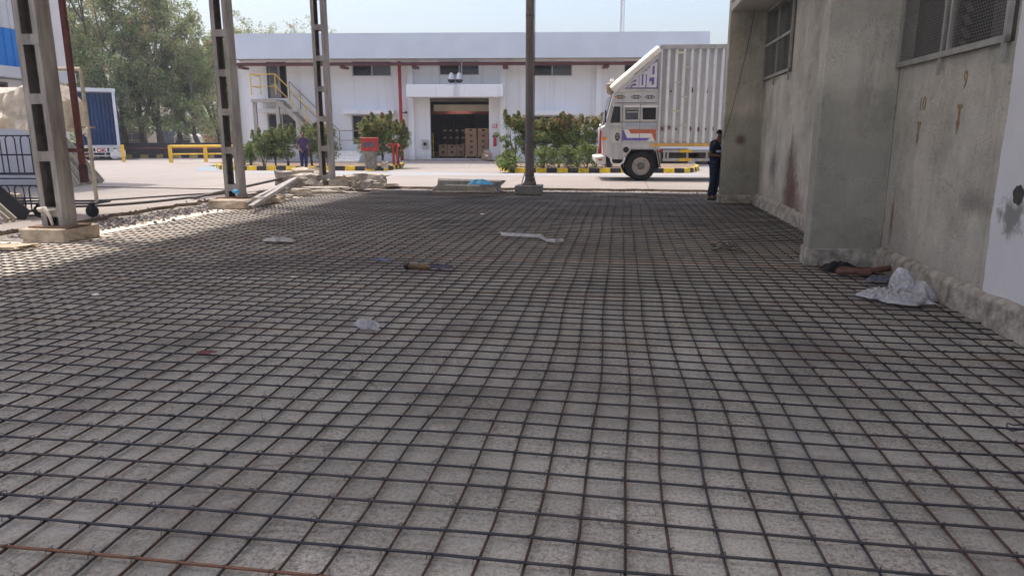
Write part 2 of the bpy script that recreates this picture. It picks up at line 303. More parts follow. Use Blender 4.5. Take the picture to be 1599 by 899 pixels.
# ------------------------------------------------------------------ mesh helpers
class M:
    def __init__(s): s.v = []; s.f = []; s.mi = []
    def add(s, vs, fs, mi=0):
        o = len(s.v); s.v += [tuple(v) for v in vs]; s.f += [tuple(i + o for i in f) for f in fs]; s.mi += [mi] * len(fs); return s
    def box(s, x0, x1, y0, y1, z0, z1, mi=0):
        return s.add([(x0, y0, z0), (x1, y0, z0), (x1, y1, z0), (x0, y1, z0), (x0, y0, z1), (x1, y0, z1), (x1, y1, z1), (x0, y1, z1)],
                     [(0, 3, 2, 1), (4, 5, 6, 7), (0, 1, 5, 4), (1, 2, 6, 5), (2, 3, 7, 6), (3, 0, 4, 7)], mi)
    def bar(s, p, q, w, h, mi=0, up=(0, 0, 1)):
        p, q = Vector(p), Vector(q); d = (q - p).normalized(); sd = d.cross(Vector(up))
        if sd.length < 1e-4: sd = d.cross(Vector((0, 1, 0)))
        sd.normalize(); u = sd.cross(d); vs = []
        for c in (p, q):
            for i, j in ((-1, -1), (1, -1), (1, 1), (-1, 1)): vs.append(c + sd * (i * w / 2) + u * (j * h / 2))
        return s.add(vs, [(3, 2, 1, 0), (4, 5, 6, 7), (0, 1, 5, 4), (1, 2, 6, 5), (2, 3, 7, 6), (3, 0, 4, 7)], mi)
    def tube(s, pts, r, n=8, mi=0, cap=True):
        pts = [Vector(p) for p in pts]; vs = []; fs = []; K = len(pts)
        rs = r if isinstance(r, (list, tuple)) else [r] * K
        ref = None
        for i, p in enumerate(pts):
            d = (pts[min(i + 1, K - 1)] - pts[max(i - 1, 0)]).normalized()
            if ref is None: ref = Vector((0, 0, 1)) if abs(d.z) < 0.9 else Vector((1, 0, 0))
            a = d.cross(ref).normalized(); b = a.cross(d).normalized(); ref = b if False else ref
            for k in range(n):
                t = 2 * math.pi * k / n; vs.append(p + (a * math.cos(t) + b * math.sin(t)) * rs[i])
        for i in range(K - 1):
            for k in range(n): fs.append((i * n + k, i * n + (k + 1) % n, (i + 1) * n + (k + 1) % n, (i + 1) * n + k))
        if cap: fs.append(tuple(range(n))[::-1]); fs.append(tuple((K - 1) * n + k for k in range(n)))
        return s.add(vs, fs, mi)
    def lathe(s, prof, origin, axis='y', n=24, mi=0):
        """prof: (radius, position along axis)"""
        vs = []; fs = []; o = Vector(origin)
        for (r_, h) in prof:
            for k in range(n):
                t = 2 * math.pi * k / n; c, d = math.cos(t) * r_, math.sin(t) * r_
                vs.append(o + (Vector((c, h, d)) if axis == 'y' else Vector((c, d, h)) if axis == 'z' else Vector((h, c, d))))
        for i in range(len(prof) - 1):
            for k in range(n): fs.append((i * n + k, i * n + (k + 1) % n, (i + 1) * n + (k + 1) % n, (i + 1) * n + k))
        fs.append(tuple(range(n))); fs.append(tuple((len(prof) - 1) * n + k for k in range(n))[::-1])
        return s.add(vs, fs, mi)
    def prism(s, poly, y0, y1, mi=0, axis='y'):
        """poly in (x,z) pulled from y0 to y1 (or in (y,z) along x, or (x,y) along z)"""
        n = len(poly)
        f = {'y': lambda p, t: (p[0], t, p[1]), 'x': lambda p, t: (t, p[0], p[1]), 'z': lambda p, t: (p[0], p[1], t)}[axis]
        vs = [f(p, y0) for p in poly] + [f(p, y1) for p in poly]
        fs = [tuple(range(n)), tuple(range(2 * n - 1, n - 1, -1))] + [(i, i + n, (i + 1) % n + n, (i + 1) % n) for i in range(n)]
        return s.add(vs, fs, mi)
    def wall(s, u0, u1, z0, z1, holes, y0, y1, mi=0):
        """upright wall (x,z) of thickness y0..y1 with rectangular holes (ua,ub,za,zb)"""
        us = sorted({u0, u1, *[h[0] for h in holes], *[h[1] for h in holes]}); zs = sorted({z0, z1, *[h[2] for h in holes], *[h[3] for h in holes]})
        us = [u for u in us if u0 <= u <= u1]; zs = [z for z in zs if z0 <= z <= z1]
        def solid(i, j):
            if i < 0 or j < 0 or i >= len(us) - 1 or j >= len(zs) - 1: return False
            u, z = (us[i] + us[i + 1]) / 2, (zs[j] + zs[j + 1]) / 2
            return not any(h[0] < u < h[1] and h[2] < z < h[3] for h in holes)
        for i in range(len(us) - 1):
            for j in range(len(zs) - 1):
                if not solid(i, j): continue
                a, b, c, d = us[i], us[i + 1], zs[j], zs[j + 1]
                s.add([(a, y0, c), (b, y0, c), (b, y0, d), (a, y0, d)], [(0, 1, 2, 3)], mi)
                s.add([(a, y1, c), (b, y1, c), (b, y1, d), (a, y1, d)], [(3, 2, 1, 0)], mi)
                if not solid(i - 1, j): s.add([(a, y0, c), (a, y1, c), (a, y1, d), (a, y0, d)], [(3, 2, 1, 0)], mi)
                if not solid(i + 1, j): s.add([(b, y0, c), (b, y1, c), (b, y1, d), (b, y0, d)], [(0, 1, 2, 3)], mi)
                if not solid(i, j - 1): s.add([(a, y0, c), (b, y0, c), (b, y1, c), (a, y1, c)], [(3, 2, 1, 0)], mi)
                if not solid(i, j + 1): s.add([(a, y0, d), (b, y0, d), (b, y1, d), (a, y1, d)], [(0, 1, 2, 3)], mi)
        return s
    def build(s, name, mats, parent=None, bevel=0.0, smooth=False, weld=False, seg=1):
        me = bpy.data.meshes.new(name); me.from_pydata(s.v, [], s.f)
        mats = mats if isinstance(mats, (list, tuple)) else [mats]
        for m_ in mats: me.materials.append(m_)
        me.polygons.foreach_set('material_index', s.mi)
        if weld or bevel:
            bm = bmesh.new(); bm.from_mesh(me); bmesh.ops.remove_doubles(bm, verts=bm.verts, dist=1e-5)
            bmesh.ops.recalc_face_normals(bm, faces=bm.faces); bm.to_mesh(me); bm.free()
        if smooth: me.polygons.foreach_set('use_smooth', [True] * len(me.polygons))
        o = bpy.data.objects.new(name, me); COL.objects.link(o)
        if bevel:
            md = o.modifiers.new('bevel', 'BEVEL'); md.width = bevel; md.segments = seg; md.limit_method = 'ANGLE'; md.angle_limit = R(35)
        if parent: o.parent = parent
        me.update(); return o

def tag(o, label=None, cat=None, group=None, kind=None):
    if label: o['label'] = label
    if cat: o['category'] = cat
    if group: o['group'] = group
    if kind: o['kind'] = kind
    return o
def thing(name, label, cat, loc=(0, 0, 0), rz=0.0, group=None):
    o = bpy.data.objects.new(name, None); COL.objects.link(o); o.location = loc; o.rotation_euler = (0, 0, rz); o.empty_display_size = 0.2
    return tag(o, label, cat, group)
def place(o, loc, rz=0.0): o.location = loc; o.rotation_euler = (0, 0, rz); return o
def struct(o): return tag(o, kind='structure')

def mesh_copy(o, parent=None, loc=None):
    c = o.copy(); COL.objects.link(c); c.parent = parent
    if loc is not None: c.location = loc
    return c
def tree_copy(root, loc, rz, label, group=None):
    r = root.copy(); COL.objects.link(r); r.location = loc; r.rotation_euler = (0, 0, rz); r['label'] = label
    if group: r['group'] = group
    for ch in list(root.children):
        c = mesh_copy(ch, r)
        for g in list(ch.children): mesh_copy(g, c)
    return r

def rock(seed, sx, sy, sz, cuts=2, rough=0.35):
    """an angular broken lump standing on z=0"""
    rr = random.Random(seed); bm = bmesh.new(); bmesh.ops.create_cube(bm, size=1)
    bmesh.ops.subdivide_edges(bm, edges=bm.edges, cuts=cuts, use_grid_fill=True)
    for v in bm.verts:
        n = noise.noise_vector(v.co * 1.7 + Vector((seed * 3.1, seed, 0))); v.co += n * rough + noise.noise_vector(v.co * 5 + Vector((seed, 0, seed))) * rough * 0.3
        v.co.x *= sx; v.co.y *= sy; v.co.z *= sz
    zm = min(v.co.z for v in bm.verts) + sz * 0.08
    for v in bm.verts: v.co.z = max(v.co.z - zm, 0)
    bmesh.ops.dissolve_limit(bm, angle_limit=R(14), verts=bm.verts, edges=bm.edges)
    m = M(); bm.verts.index_update(); m.add([v.co for v in bm.verts], [[v.index for v in f.verts] for f in bm.faces]); bm.free(); return m

def skin(verts, edges, radii, lvl=1):
    """one continuous body surface grown round a skeleton; returns an M"""
    me = bpy.data.meshes.new('skin_tmp'); me.from_pydata(verts, edges, []); o = bpy.data.objects.new('skin_tmp', me); COL.objects.link(o)
    md = o.modifiers.new('s', 'SKIN'); md.use_smooth_shade = True
    for i, sv in enumerate(me.skin_vertices[0].data):
        r_ = radii[i]; sv.radius = r_ if isinstance(r_, tuple) else (r_, r_); sv.use_root = (i == 0)
    sb = o.modifiers.new('u', 'SUBSURF'); sb.levels = lvl; sb.render_levels = lvl
    dg = bpy.context.evaluated_depsgraph_get(); ev = o.evaluated_get(dg); e = ev.to_mesh()
    m = M(); m.add([v.co.copy() for v in e.vertices], [tuple(p.vertices) for p in e.polygons]); ev.to_mesh_clear()
    bpy.data.objects.remove(o); bpy.data.meshes.remove(me); return m

def text(body, size, depth=0.004, sx=1.0, align='CENTER', bold=0.0):
    """lettering as an M lying in the (x,z) plane, facing -y"""
    cu = bpy.data.curves.new('lettering', 'FONT'); cu.body = body; cu.size = size; cu.align_x = align; cu.align_y = 'CENTER'; cu.extrude = depth; cu.offset = bold
    o = bpy.data.objects.new('lettering', cu); COL.objects.link(o); dg = bpy.context.evaluated_depsgraph_get(); ev = o.evaluated_get(dg); e = ev.to_mesh()
    m = M(); m.add([(v.co.x * sx, -v.co.z, v.co.y) for v in e.vertices], [tuple(p.vertices) for p in e.polygons]); ev.to_mesh_clear()
    bpy.data.objects.remove(o); bpy.data.curves.remove(cu); return m
def moved(m, off, scale=(1, 1, 1)):
    m.v = [(v[0] * scale[0] + off[0], v[1] * scale[1] + off[1], v[2] * scale[2] + off[2]) for v in m.v]; return m

def leaves(centres, n_each, spread, size, nmat, seed, weights=None, flat=0.0, aspect=0.45, hang=0.0):
    """many small leaf faces scattered in clumps; returns (verts, faces, material index) for one mesh"""
    g = np.random.default_rng(seed); C_ = np.array([c[:3] for c in centres], float); rad = np.array([c[3] if len(c) > 3 else spread for c in centres])
    idx = np.repeat(np.arange(len(C_)), n_each); n = len(idx)
    off = g.normal(size=(n, 3)); off /= np.linalg.norm(off, axis=1)[:, None]; off *= (g.random(n) ** 0.45)[:, None] * rad[idx][:, None]; off[:, 2] *= 0.8
    P = C_[idx] + off
    d = g.normal(size=(n, 3)); d[:, 2] = d[:, 2] * (1 - flat) - hang; d /= np.linalg.norm(d, axis=1)[:, None]
    e = np.cross(d, g.normal(size=(n, 3))); e /= np.linalg.norm(e, axis=1)[:, None]
    L = size * (0.45 + 1.1 * g.random(n) ** 1.5); d *= L[:, None] / 2; e *= (L * aspect)[:, None] / 2
    V = np.stack([P - d, P + e, P + d, P - e], 1).reshape(-1, 3); Fc = np.arange(4 * n).reshape(n, 4)
    return V, Fc, idx, P, g
def quads(name, V, Fc, mi, mats, parent=None):
    me = bpy.data.meshes.new(name); n = len(Fc); me.vertices.add(len(V)); me.vertices.foreach_set('co', V.astype('f4').ravel())
    me.loops.add(4 * n); me.loops.foreach_set('vertex_index', Fc.astype('i4').ravel()); me.polygons.add(n)
    me.polygons.foreach_set('loop_start', np.arange(0, 4 * n, 4, dtype='i4'))
    for m_ in mats: me.materials.append(m_)
    me.polygons.foreach_set('material_index', np.asarray(mi, 'i4')); me.update(calc_edges=True); me.validate()
    o = bpy.data.objects.new(name, me); COL.objects.link(o)
    if parent: o.parent = parent
    return o

# ------------------------------------------------------------------ ground, slab, road
g_ = M(); g_.add([(-240, -120, -0.02), (240, -120, -0.02), (240, 260, -0.02), (-240, 260, -0.02)], [(0, 1, 2, 3)])
struct(g_.build('ground', DUST))
nx, ny = 26, 60
sb = M(); A0, A1, B0, B1 = -9.6, 3.4, -9, 20.75
sb.add([(A0, B0, 0), (A1, B0, 0), (A1, B1, 0), (A0, B1, 0)], [(0, 1, 2, 3)])
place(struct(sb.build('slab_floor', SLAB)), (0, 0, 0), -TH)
# raised road round the slab with a broken edge
er = random.Random(3); inner = []
b = -40.0
while b < 20.6:
    inner.append((-9.95 + er.uniform(-0.14, 0.14) + (0.25 * noise.noise(Vector((b * 0.5, 0, 0)))), b)); b += er.uniform(0.2, 0.5) if b > 4 else 3
inner.append((-9.6, 20.9)); a = -9.2
while a < 14:
    inner.append((a, 21.05 + er.uniform(-0.10, 0.10) + 0.12 * noise.noise(Vector((a * 0.7, 5, 0))))); a += er.uniform(0.15, 0.4)
outer = [(90, 21.2), (90, 160), (-140, 160), (-140, -40)]
poly = inner + outer
bm = bmesh.new(); vs = [bm.verts.new((p[0], p[1], RZ)) for p in poly]; f = bm.faces.new(vs)
ex = bmesh.ops.extrude_face_region(bm, geom=[f]); low = [v for v in ex['geom'] if isinstance(v, bmesh.types.BMVert)]
for v in low: v.co.z = -0.05; v.co += Vector((er.uniform(-0.05, 0.05), er.uniform(-0.05, 0.05), 0))
bmesh.ops.recalc_face_normals(bm, faces=bm.faces); bmesh.ops.triangulate(bm, faces=bm.faces)
rm = M(); bm.verts.index_update(); rm.add([v.co for v in bm.verts], [[v.index for v in f.verts] for f in bm.faces])
for i, f in enumerate(bm.faces): rm.mi[i] = 0 if abs(f.normal.z) > 0.5 else 1
bm.free(); place(struct(rm.build('road', [ROAD, EARTH])), (0, 0, 0), -TH)
# strip of loose dirt between the mat and the broken road edge
ds = M()
for i in range(60):
    a = -9.4 + i * 0.4
    if a > 13: break
    ds.add([(a, 20.5, 0.006), (a + 0.4, 20.5, 0.006), (a + 0.4, 21.2, 0.012), (a, 21.2, 0.012)], [(0, 1, 2, 3)])
for i in range(60):
    b = -9 + i * 0.5
    if b > 20: break
    ds.add([(-10.2, b, 0.012), (-8.9 if b > 9 else -9.6, b, 0.006), (-8.9 if b > 9 else -9.6, b + 0.5, 0.006), (-10.2, b + 0.5, 0.012)], [(0, 1, 2, 3)], 1)
place(struct(ds.build('dirt_path', [DUST, mat('gravelly_dirt', (.15, .135, .12), 1, 0, .3, 9, .6, 40, col2=(.33, .30, .26))])), (0, 0, 0), -TH)
# loose gravel in that strip
gr = M(); q = random.Random(11)
for i in range(3000):
    if i < 2300: a, b = -9.3 + q.gauss(0, 0.26), q.uniform(9.8, 20.4)
    else: a, b = q.uniform(-9, 6), 20.85 + q.gauss(0, 0.13)
    s_ = q.uniform(0.010, 0.036) * (1.2 if i < 2300 else 0.8); an = q.uniform(0, 6.28); z0 = 0.0 if a > -9.8 else RZ
    lo = [Vector((a + math.cos(an + t) * s_ * q.uniform(.7, 1.2), b + math.sin(an + t) * s_ * q.uniform(.7, 1.2), z0)) for t in (0, 1.25, 2.5, 3.8, 5.0)]
    hi_ = [Vector((a + math.cos(an + t) * s_ * q.uniform(.4, .8), b + math.sin(an + t) * s_ * q.uniform(.4, .8), z0 + s_ * q.uniform(.5, 1.1))) for t in (0, 1.25, 2.5, 3.8, 5.0)]
    gr.add(lo + hi_, [(k, (k + 1) % 5, 5 + (k + 1) % 5, 5 + k) for k in range(5)] + [(5, 6, 7, 8, 9)], 0 if q.random() < .85 else 1)
o = gr.build('gravel', [mat('dark_gravel', (0.13, 0.12, 0.12), 0.95, 0, .3, 10), CHUNK]); place(tag(o, kind='stuff'), (0, 0, 0), -TH)

# ------------------------------------------------------------------ rebar mat
SPC = 0.1835
def disp(a, b, k):
    p = Vector((a * 0.33, b * 0.33, k * 9.0)); n1 = noise.noise(p); n2 = noise.noise(p * 3.1 + Vector((5, 2, 0)))
    return 0.042 * n1 + 0.022 * n2
def bar_z(a, b): return 0.017 + 0.008 * noise.noise(Vector((a * 1.1, b * 1.1, 3.3)))
matr = thing('rebar_mat', 'grid of tied dark steel reinforcing bars laid over the whole concrete floor', 'rebar mat', (0, 0, 0), -TH)
lr = random.Random(5)
na = int((3.02 + 9.3) / SPC)
for i in range(na + 1):
    a0 = -9.3 + i * SPC; j = lr.uniform(-0.012, 0.012); mm = M()
    segs = [(-4.0, 20.35)]
    if a0 > 2.25: segs = [(-4.0, 9.12), (9.55, 17.42)]
    if a0 < -8.1: segs = [(-4.0, 9.3)] if a0 < -8.55 else [(-4.0, 9.35), (10.3, 14.3), (15.6, 19.4)]
    for (s0, s1) in segs:
        s1 += lr.uniform(-0.1, 0.05); K = max(2, int((s1 - s0) / 0.3)); pts = []
        for t in range(K + 1):
            b = s0 + (s1 - s0) * t / K; pts.append((a0 + j + disp(a0, b, 0) + 0.008 * noise.noise(Vector((i * 7.7, b * 1.6, 0))), b, bar_z(a0, b)))
        mm.tube(pts, 0.0063, 6)
    mm.build('long_bar', LONG if lr.random() < 0.75 else CROSS, matr, smooth=True)
extra = M(); cross_b = []
nb0 = 1.98
k = -30
while True:
    b0 = nb0 + k * SPC
    if b0 > 20.33: break
    al = -9.4 if b0 < 9.2 else -8.22 + lr.uniform(-0.2, 0.05); ar = 3.1 + lr.uniform(-0.05, 0.0)
    if 9.1 < b0 < 9.6: ar = 2.28
    if 17.4 < b0: ar = 2.3 if b0 < 17.9 else 3.0
    j = lr.uniform(-0.014, 0.014); K = int((ar - al) / 0.28); pts = []
    for t in range(K + 1):
        a = al + (ar - al) * t / K; pts.append((a, b0 + j + disp(a, b0, 1) * 0.8 + 0.008 * noise.noise(Vector((a * 1.5, k * 5.5, 2))), bar_z(a, b0) + 0.0126))
    if k < 0: extra.tube(pts, 0.0063, 6)
    else:
        mm = M(); mm.tube(pts, 0.0063, 6); mm.build('cross_bar', RUSTY if k in (1, 38) else (CROSS if lr.random() < 0.85 else LONG), matr, smooth=True); cross_b.append(b0)
    k += 1
tag(extra.build('cross_bar', CROSS, matr, smooth=True), kind='stuff')
# binding wire twisted round the crossings
def knot(m, a, b, rr):
    z = bar_z(a, b) + 0.006; d = rr.uniform(-0.3, 0.3); c, s = math.cos(0.78 + d), math.sin(0.78 + d); r_ = 0.014
    m.tube([(a - c * r_, b - s * r_, z - 0.008), (a - c * r_ * .7, b - s * r_ * .7, z + 0.018), (a + c * r_ * .7, b + s * r_ * .7, z + 0.018), (a + c * r_, b + s * r_, z - 0.008)], 0.002, 3)
    e = rr.uniform(0, 6.28); m.tube([(a, b, z + 0.016), (a + math.cos(e) * .022, b + math.sin(e) * .022, z + rr.uniform(.008, .02))], 0.0018, 3)
rest = M(); near = []
for b0 in cross_b:
    if b0 > 8: break
    for i in range(na + 1):
        a0 = -9.3 + i * SPC
        if a0 > 3.0 or lr.random() < 0.25: continue
        aa = a0 + disp(a0, b0, 0); bb = b0 + disp(a0, b0, 1) * 0.8
        p = S2W(aa, bb)
        if abs(p.x) > p.y * 0.8 + 0.3 and p.y < 5: rest_now = True
        near.append((p.length if abs(p.x) < p.y * 0.72 else 50 + p.length, aa, bb))
near.sort()
for n_, (d, aa, bb) in enumerate(near):
    if n_ < 100: mm = M(); knot(mm, aa, bb, lr); mm.build('tie_wire', CROSS, matr)
    else: knot(rest, aa, bb, lr)
tag(rest.build('tie_wire', CROSS, matr), kind='stuff')

# ------------------------------------------------------------------ shed: roof, posts, pole
rf = M(); n_ = 90
ra0, ra1, rb0, rb1 = -10.25, 3.3, 1.4, 21.75; RTZ = 9.0
prev = None
rf.box(ra0, ra1, rb0, rb1, RTZ, RTZ + .02)
for i in range(10):
    b = rb0 + 0.3 + i * (rb1 - rb0 - 0.6) / 9; rf.box(ra0 + .1, ra1 - .1, b - 0.05, b + 0.05, RTZ - .16, RTZ - .002)
roof = rf.build('unseen_shed_roof', ROOFM); place(tag(roof, 'flat sheet roof made translucent to light the yard, above the top of the photo', 'roof'), (0, 0, 0), -TH)

def lattice_post(loc, label, plinth, h=8.83, pz=0.22):
    t = thing('lattice_post', label, 'post', loc, -TH, 'lattice posts along the open side')
    W, D, fl, th = 0.38, 0.28, 0.095, 0.012
    for sx in (-1, 1):
        m = M(); xo = sx * W / 2
        x0, x1 = sorted((xo, xo - sx * th * .5)); m.box(x0, x1, -D / 2, D / 2, pz + 0.02, h, 0); x0, x1 = sorted((xo - sx * th * .5, xo - sx * th)); m.box(x0, x1, -D / 2 + .001, D / 2 - .001, pz + 0.021, h, 1)  # inner faces coloured dark: the shade inside the post is painted in
        x0, x1 = sorted((xo - sx * th, xo - sx * fl)); m.box(x0, x1, -D / 2, -D / 2 + th, pz + 0.02, h, 0); m.box(x0, x1, D / 2 - th, D / 2, pz + 0.02, h, 1)
        m.build('channel', [POSTM, POSTD], t)
    for i in range(10):
        z = pz + 0.16 + i * .84
        for yy in (-D / 2 - 0.008, D / 2):
            m = M(); m.box(-W / 2 + 0.004, W / 2 - 0.004, yy, yy + 0.008, z, z + 0.15); m.build('batten', POSTM, t, bevel=0.002)
    m = M(); m.box(-0.33, 0.33, -0.26, 0.26, pz, pz + 0.02); m.build('base_plate', mat('rusty_plate', (0.16, 0.1, 0.07), .9, 0, .3, 8), t)
    px0, px1, py0, py1 = plinth; rr = random.Random(int(loc[1] * 10))
    m = rock(int(loc[1] * 10), 1, 1, 1, 3, 0.08); xs = [v[0] for v in m.v]; ys = [v[1] for v in m.v]; zs = [v[2] for v in m.v]
    fx = lambda v: (px0 + (v[0] - min(xs)) / (max(xs) - min(xs)) * (px1 - px0), py0 + (v[1] - min(ys)) / (max(ys) - min(ys)) * (py1 - py0), (v[2] / max(zs)) * pz)
    m.v = [fx(v) for v in m.v]; m.v = [(v[0], v[1], pz - 0.004 if v[2] > pz * 0.6 else v[2]) for v in m.v]
    m.build('plinth', CONC, t, bevel=0.015)
    return t
lattice_post(S2W(-8.64, 9.78), 'nearest grey lattice post on a wide concrete plinth, beside the thin red pipe', (-0.44, 0.36, -0.38, 0.46))
lattice_post(S2W(-8.80, 15.25), 'middle grey lattice post with a blue rag tied low on it', (-0.32, 0.62, -0.72, 0.50), pz=0.2)
lattice_post(S2W(-8.62, 20.1), 'farthest grey lattice post rising out of the broken concrete heap', (-0.3, 0.42, -0.35, 0.4), pz=0.16)

t = thing('steel_pole', 'single dark round steel pole on a square concrete block at the far edge', 'pole', S2W(-2.52, 19.62), -TH)
m = M(); m.tube([(0, 0, .27), (0, 0, 2), (0, 0, 4), (0, 0, 8.83)], 0.112, 20)
for z, r_ in ((1.42, .116), (0.52, .118), (4.7, .116)): m.lathe([(.1, z - .03), (r_, z - .025), (r_, z + .025), (.1, z + .03)], (0, 0, 0), 'z', 20, 1)
POLEM = mat('pole_brown_grey', (0.18, 0.155, 0.145), 0.6, 0.1, 0.3, 4, .1, 20, streak=True)
m.build('shaft', [POLEM, POSTD], t, smooth=False)
m = M(); m.lathe([(.10, .5), (.135, .36), (.19, .285), (.2, .27), (.2, .26)], (0, 0, 0), 'z', 16); m.build('base_collar', POSTD, t)
for sx in (-1, 1): m = M(); m.bar((sx * .2, -.1, .27), (sx * .11, -.06, .62), .05, .012); m.build('gusset', mat('rust_gusset', (.2, .09, .05), .9, 0, .3, 8), t)
m = M(); m.box(-0.36, 0.36, -0.37, 0.37, 0, 0.26); m.build('plinth', mat('block_grey', (.2, .195, .18), .95, 0, .25, 6, .6, 25), t, bevel=.02, seg=2)
m = M(); m.tube([(.13, -.03, .3), (.135, -.03, 3.6), (.132, -.03, 8.8)], .012, 6); m.build('conduit', POSTD, t)

# ------------------------------------------------------------------ depot building on the right
dep = thing('depot_building', 'tall grey rendered building with projecting fins and barred windows along the right edge', 'building', (0, 0, 0), -TH)
m = M(); WA = 3.2
tmp = M(); holes = [(6.72, 9.2, 2.37, 4.3), (14.85, 17.48, 2.82, 4.34)]
tmp.wall(-9, 17.8, 0.0, 9.3, holes, 0, 0.25)
m.add([(WA + v[1], v[0], v[2]) for v in tmp.v], [f[::-1] for f in tmp.f])
m.box(WA + 6, WA + 6.2, -9, 17.8, 0, 9.3); m.box(WA + .25, WA + 6, 17.55, 17.8, 0, 9.3); m.box(WA, WA + 6.2, -9, 17.8, 9.302, 9.45)
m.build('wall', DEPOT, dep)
for (b0, b1) in ((9.2, 9.48), (17.5, 17.8), (-1.0, -0.72)):
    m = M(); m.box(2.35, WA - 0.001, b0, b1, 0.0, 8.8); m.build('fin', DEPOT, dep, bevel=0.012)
m = M()
for (b0, b1) in ((-0.7, 9.2), (9.48, 17.5)):
    pr = [(3.10, 0.0), (WA + .002, 0.0), (WA + .002, 0.27), (3.175, 0.265), (3.12, 0.22)]
    K = 30; rr = random.Random(2)
    for kk in range(K + 1):
        bb = b0 + (b1 - b0) * kk / K; jx = rr.uniform(-.014, .014); jz = rr.uniform(-.014, .014)
        m.add([(p[0] + (jx if p[0] < WA else 0), bb, p[1] + (jz if p[1] > .1 else 0)) for p in pr], [])
        if kk:
            o_ = len(m.v) - 10
            for q_ in range(5): m.f.append((o_ + q_, o_ + (q_ + 1) % 5, o_ + 5 + (q_ + 1) % 5, o_ + 5 + q_)); m.mi.append(0)
for (b0, b1) in ((9.2, 9.48), (17.5, 17.8)): m.box(2.325, WA, b0 - .025, b1 + .02, 0, 0.225)
m.build('plinth', mat('plinth_render', (.20, .175, .14), .95, 0, .3, 7, .7, 25, col2=(.50, .46, .39)), dep, bevel=.01)
m = M(); m.box(2.36, WA - .003, 9.485, 17.495, 4.35, 4.5); m.build('canopy_slab', mat('canopy_render', (.5, .48, .44), .9, 0, .15, 1.2), dep)
MESHM = mat('window_mesh_wire', (0.30, 0.29, 0.27), .6, .2, .1, 6)
FRM = mat('grille_frame_paint', (0.36, 0.35, 0.31), .6, 0, .15, 6)
def depot_window(b0, b1, z0, z1, bars, rails, step, legs):
    fx = WA - 0.045; wnd = M(); wnd.box(fx - .02, fx + .02, b0, b1, z0, z0 + .055)
    wnd.box(fx - .02, fx + .02, b0, b0 + .05, z0, z1); wnd.box(fx - .02, fx + .02, b1 - .05, b1, z0, z1); wnd.box(fx - .02, fx + .02, b0, b1, z1 - .05, z1)
    w_ = wnd.build('window', FRM, dep)
    for bb in bars: k_ = M(); k_.box(fx - .018, fx + .018, bb - .02, bb + .02, z0 + .056, z1 - .051); k_.build('frame_bar', FRM, w_)
    for zz in rails: k_ = M(); k_.box(fx - .03, fx + .01, b0 + .01, b1 - .01, zz - .025, zz + .025); k_.build('frame_bar', FRM, w_)
    for bb in legs: k_ = M(); k_.box(fx - .022, fx + .012, bb - .016, bb + .016, z0 - .17, z0 - .001); k_.build('bracket', FRM, w_)
    k_ = M(); nb = int((b1 - b0) / step); nz = int((z1 - z0) / step)
    for i in range(nb): k_.box(fx - .0013, fx + .0013, b0 + i * step, b0 + i * step + .0026, z0 + .03, z1 - .02)
    for i in range(nz): k_.box(fx - .0036, fx - .0010, b0 + .02, b1 - .02, z0 + i * step, z0 + i * step + .0026)
    k_.build('wire_mesh', MESHM, w_)
    k_ = M(); k_.box(WA + .16, WA + .17, b0 + .01, b1 - .01, z0 + .01, z1 - .01, 0)
    nl = int((z1 - z0) / .12); la, lb2 = (bars[1], bars[0]) if len(bars) > 1 else (b1 - .5, b1 - .1)
    for i in range(nl): z = z0 + .06 + i * .12; k_.add([(WA + .15, la, z), (WA + .15, lb2, z), (WA + .09, lb2, z + .09), (WA + .09, la, z + .09)], [(0, 1, 2, 3)], 1)
    k_.box(WA + .10, WA + .15, b0 + .02, b0 + .62, z0 + .02, z1 - .02, 2); k_.box(WA + .10, WA + .15, (bars[0] if bars else b0) + .1, b1 - .05, z0 + .02, z1 - .02, 2)
    k_.build('louvre_pane', [DARK, mat('louvre_glass', (.11, .105, .095), .35, 0, .3, 3), mat('dusty_pane', (.085, .08, .072), .6, 0, .25, 2)], w_)
    return w_
depot_window(6.74, 9.18, 2.37, 4.28, [8.0, 7.86], [], .03, [8.02, 6.78])
depot_window(14.87, 17.46, 2.83, 4.33, [16.15], [3.56], .035, [14.92, 17.4, 16.3])
# orange painted marks and the dark disc for the wall hole
def wall_mark(s_, b, z, h, wid):
    mk = text(s_, h, .0015, wid)
    return [(WA - .004 + v[1], b - v[0], z + v[2]) for v in mk.v], [f for f in mk.f]
m = M()
for args in (('10', 8.44, 1.93, .2, .9), ('9', 7.51, 2.11, .24, .7)): v_, f_ = wall_mark(*args); m.add(v_, f_)
for (b, z, h) in ((8.47, 1.63, .26), (7.55, 1.76, .3)):
    m.box(WA - .006, WA - .003, b - .05, b + .05, z + h * .32, z + h * .45); m.box(WA - .0062, WA - .0032, b - .018, b + .018, z - h * .3, z + h * .33)
    m.add([(WA - .005, b - .04, z - h * .1), (WA - .005, b + .045, z - h * .05), (WA - .005, b + .01, z - h * .55)], [(0, 1, 2)])
m.build('painted_numbers', PAINTMARK, dep)
m = M(); n_ = 18
pts = [(WA - .004, 6.31 + math.cos(t) * .085 * (1 + .12 * math.sin(t * 5)), 1.13 + math.sin(t) * .08 * (1 + .1 * math.cos(t * 7))) for t in [i * 2 * math.pi / n_ for i in range(n_)]]
m.add(pts, [tuple(range(n_))[::-1]])
m.build('wall_hole', mat('hole_dark', (.075, .07, .06), .95, 0, .35, 14, .8, 30), dep)  # flat disc coloured dark to read as a deep hole
m = M(); m.tube([(2.9, 17.45, 4.6), (2.72, 17.4, 3.4), (2.48, 17.4, 2.1), (2.33, 17.4, 1.5)], .006, 5)
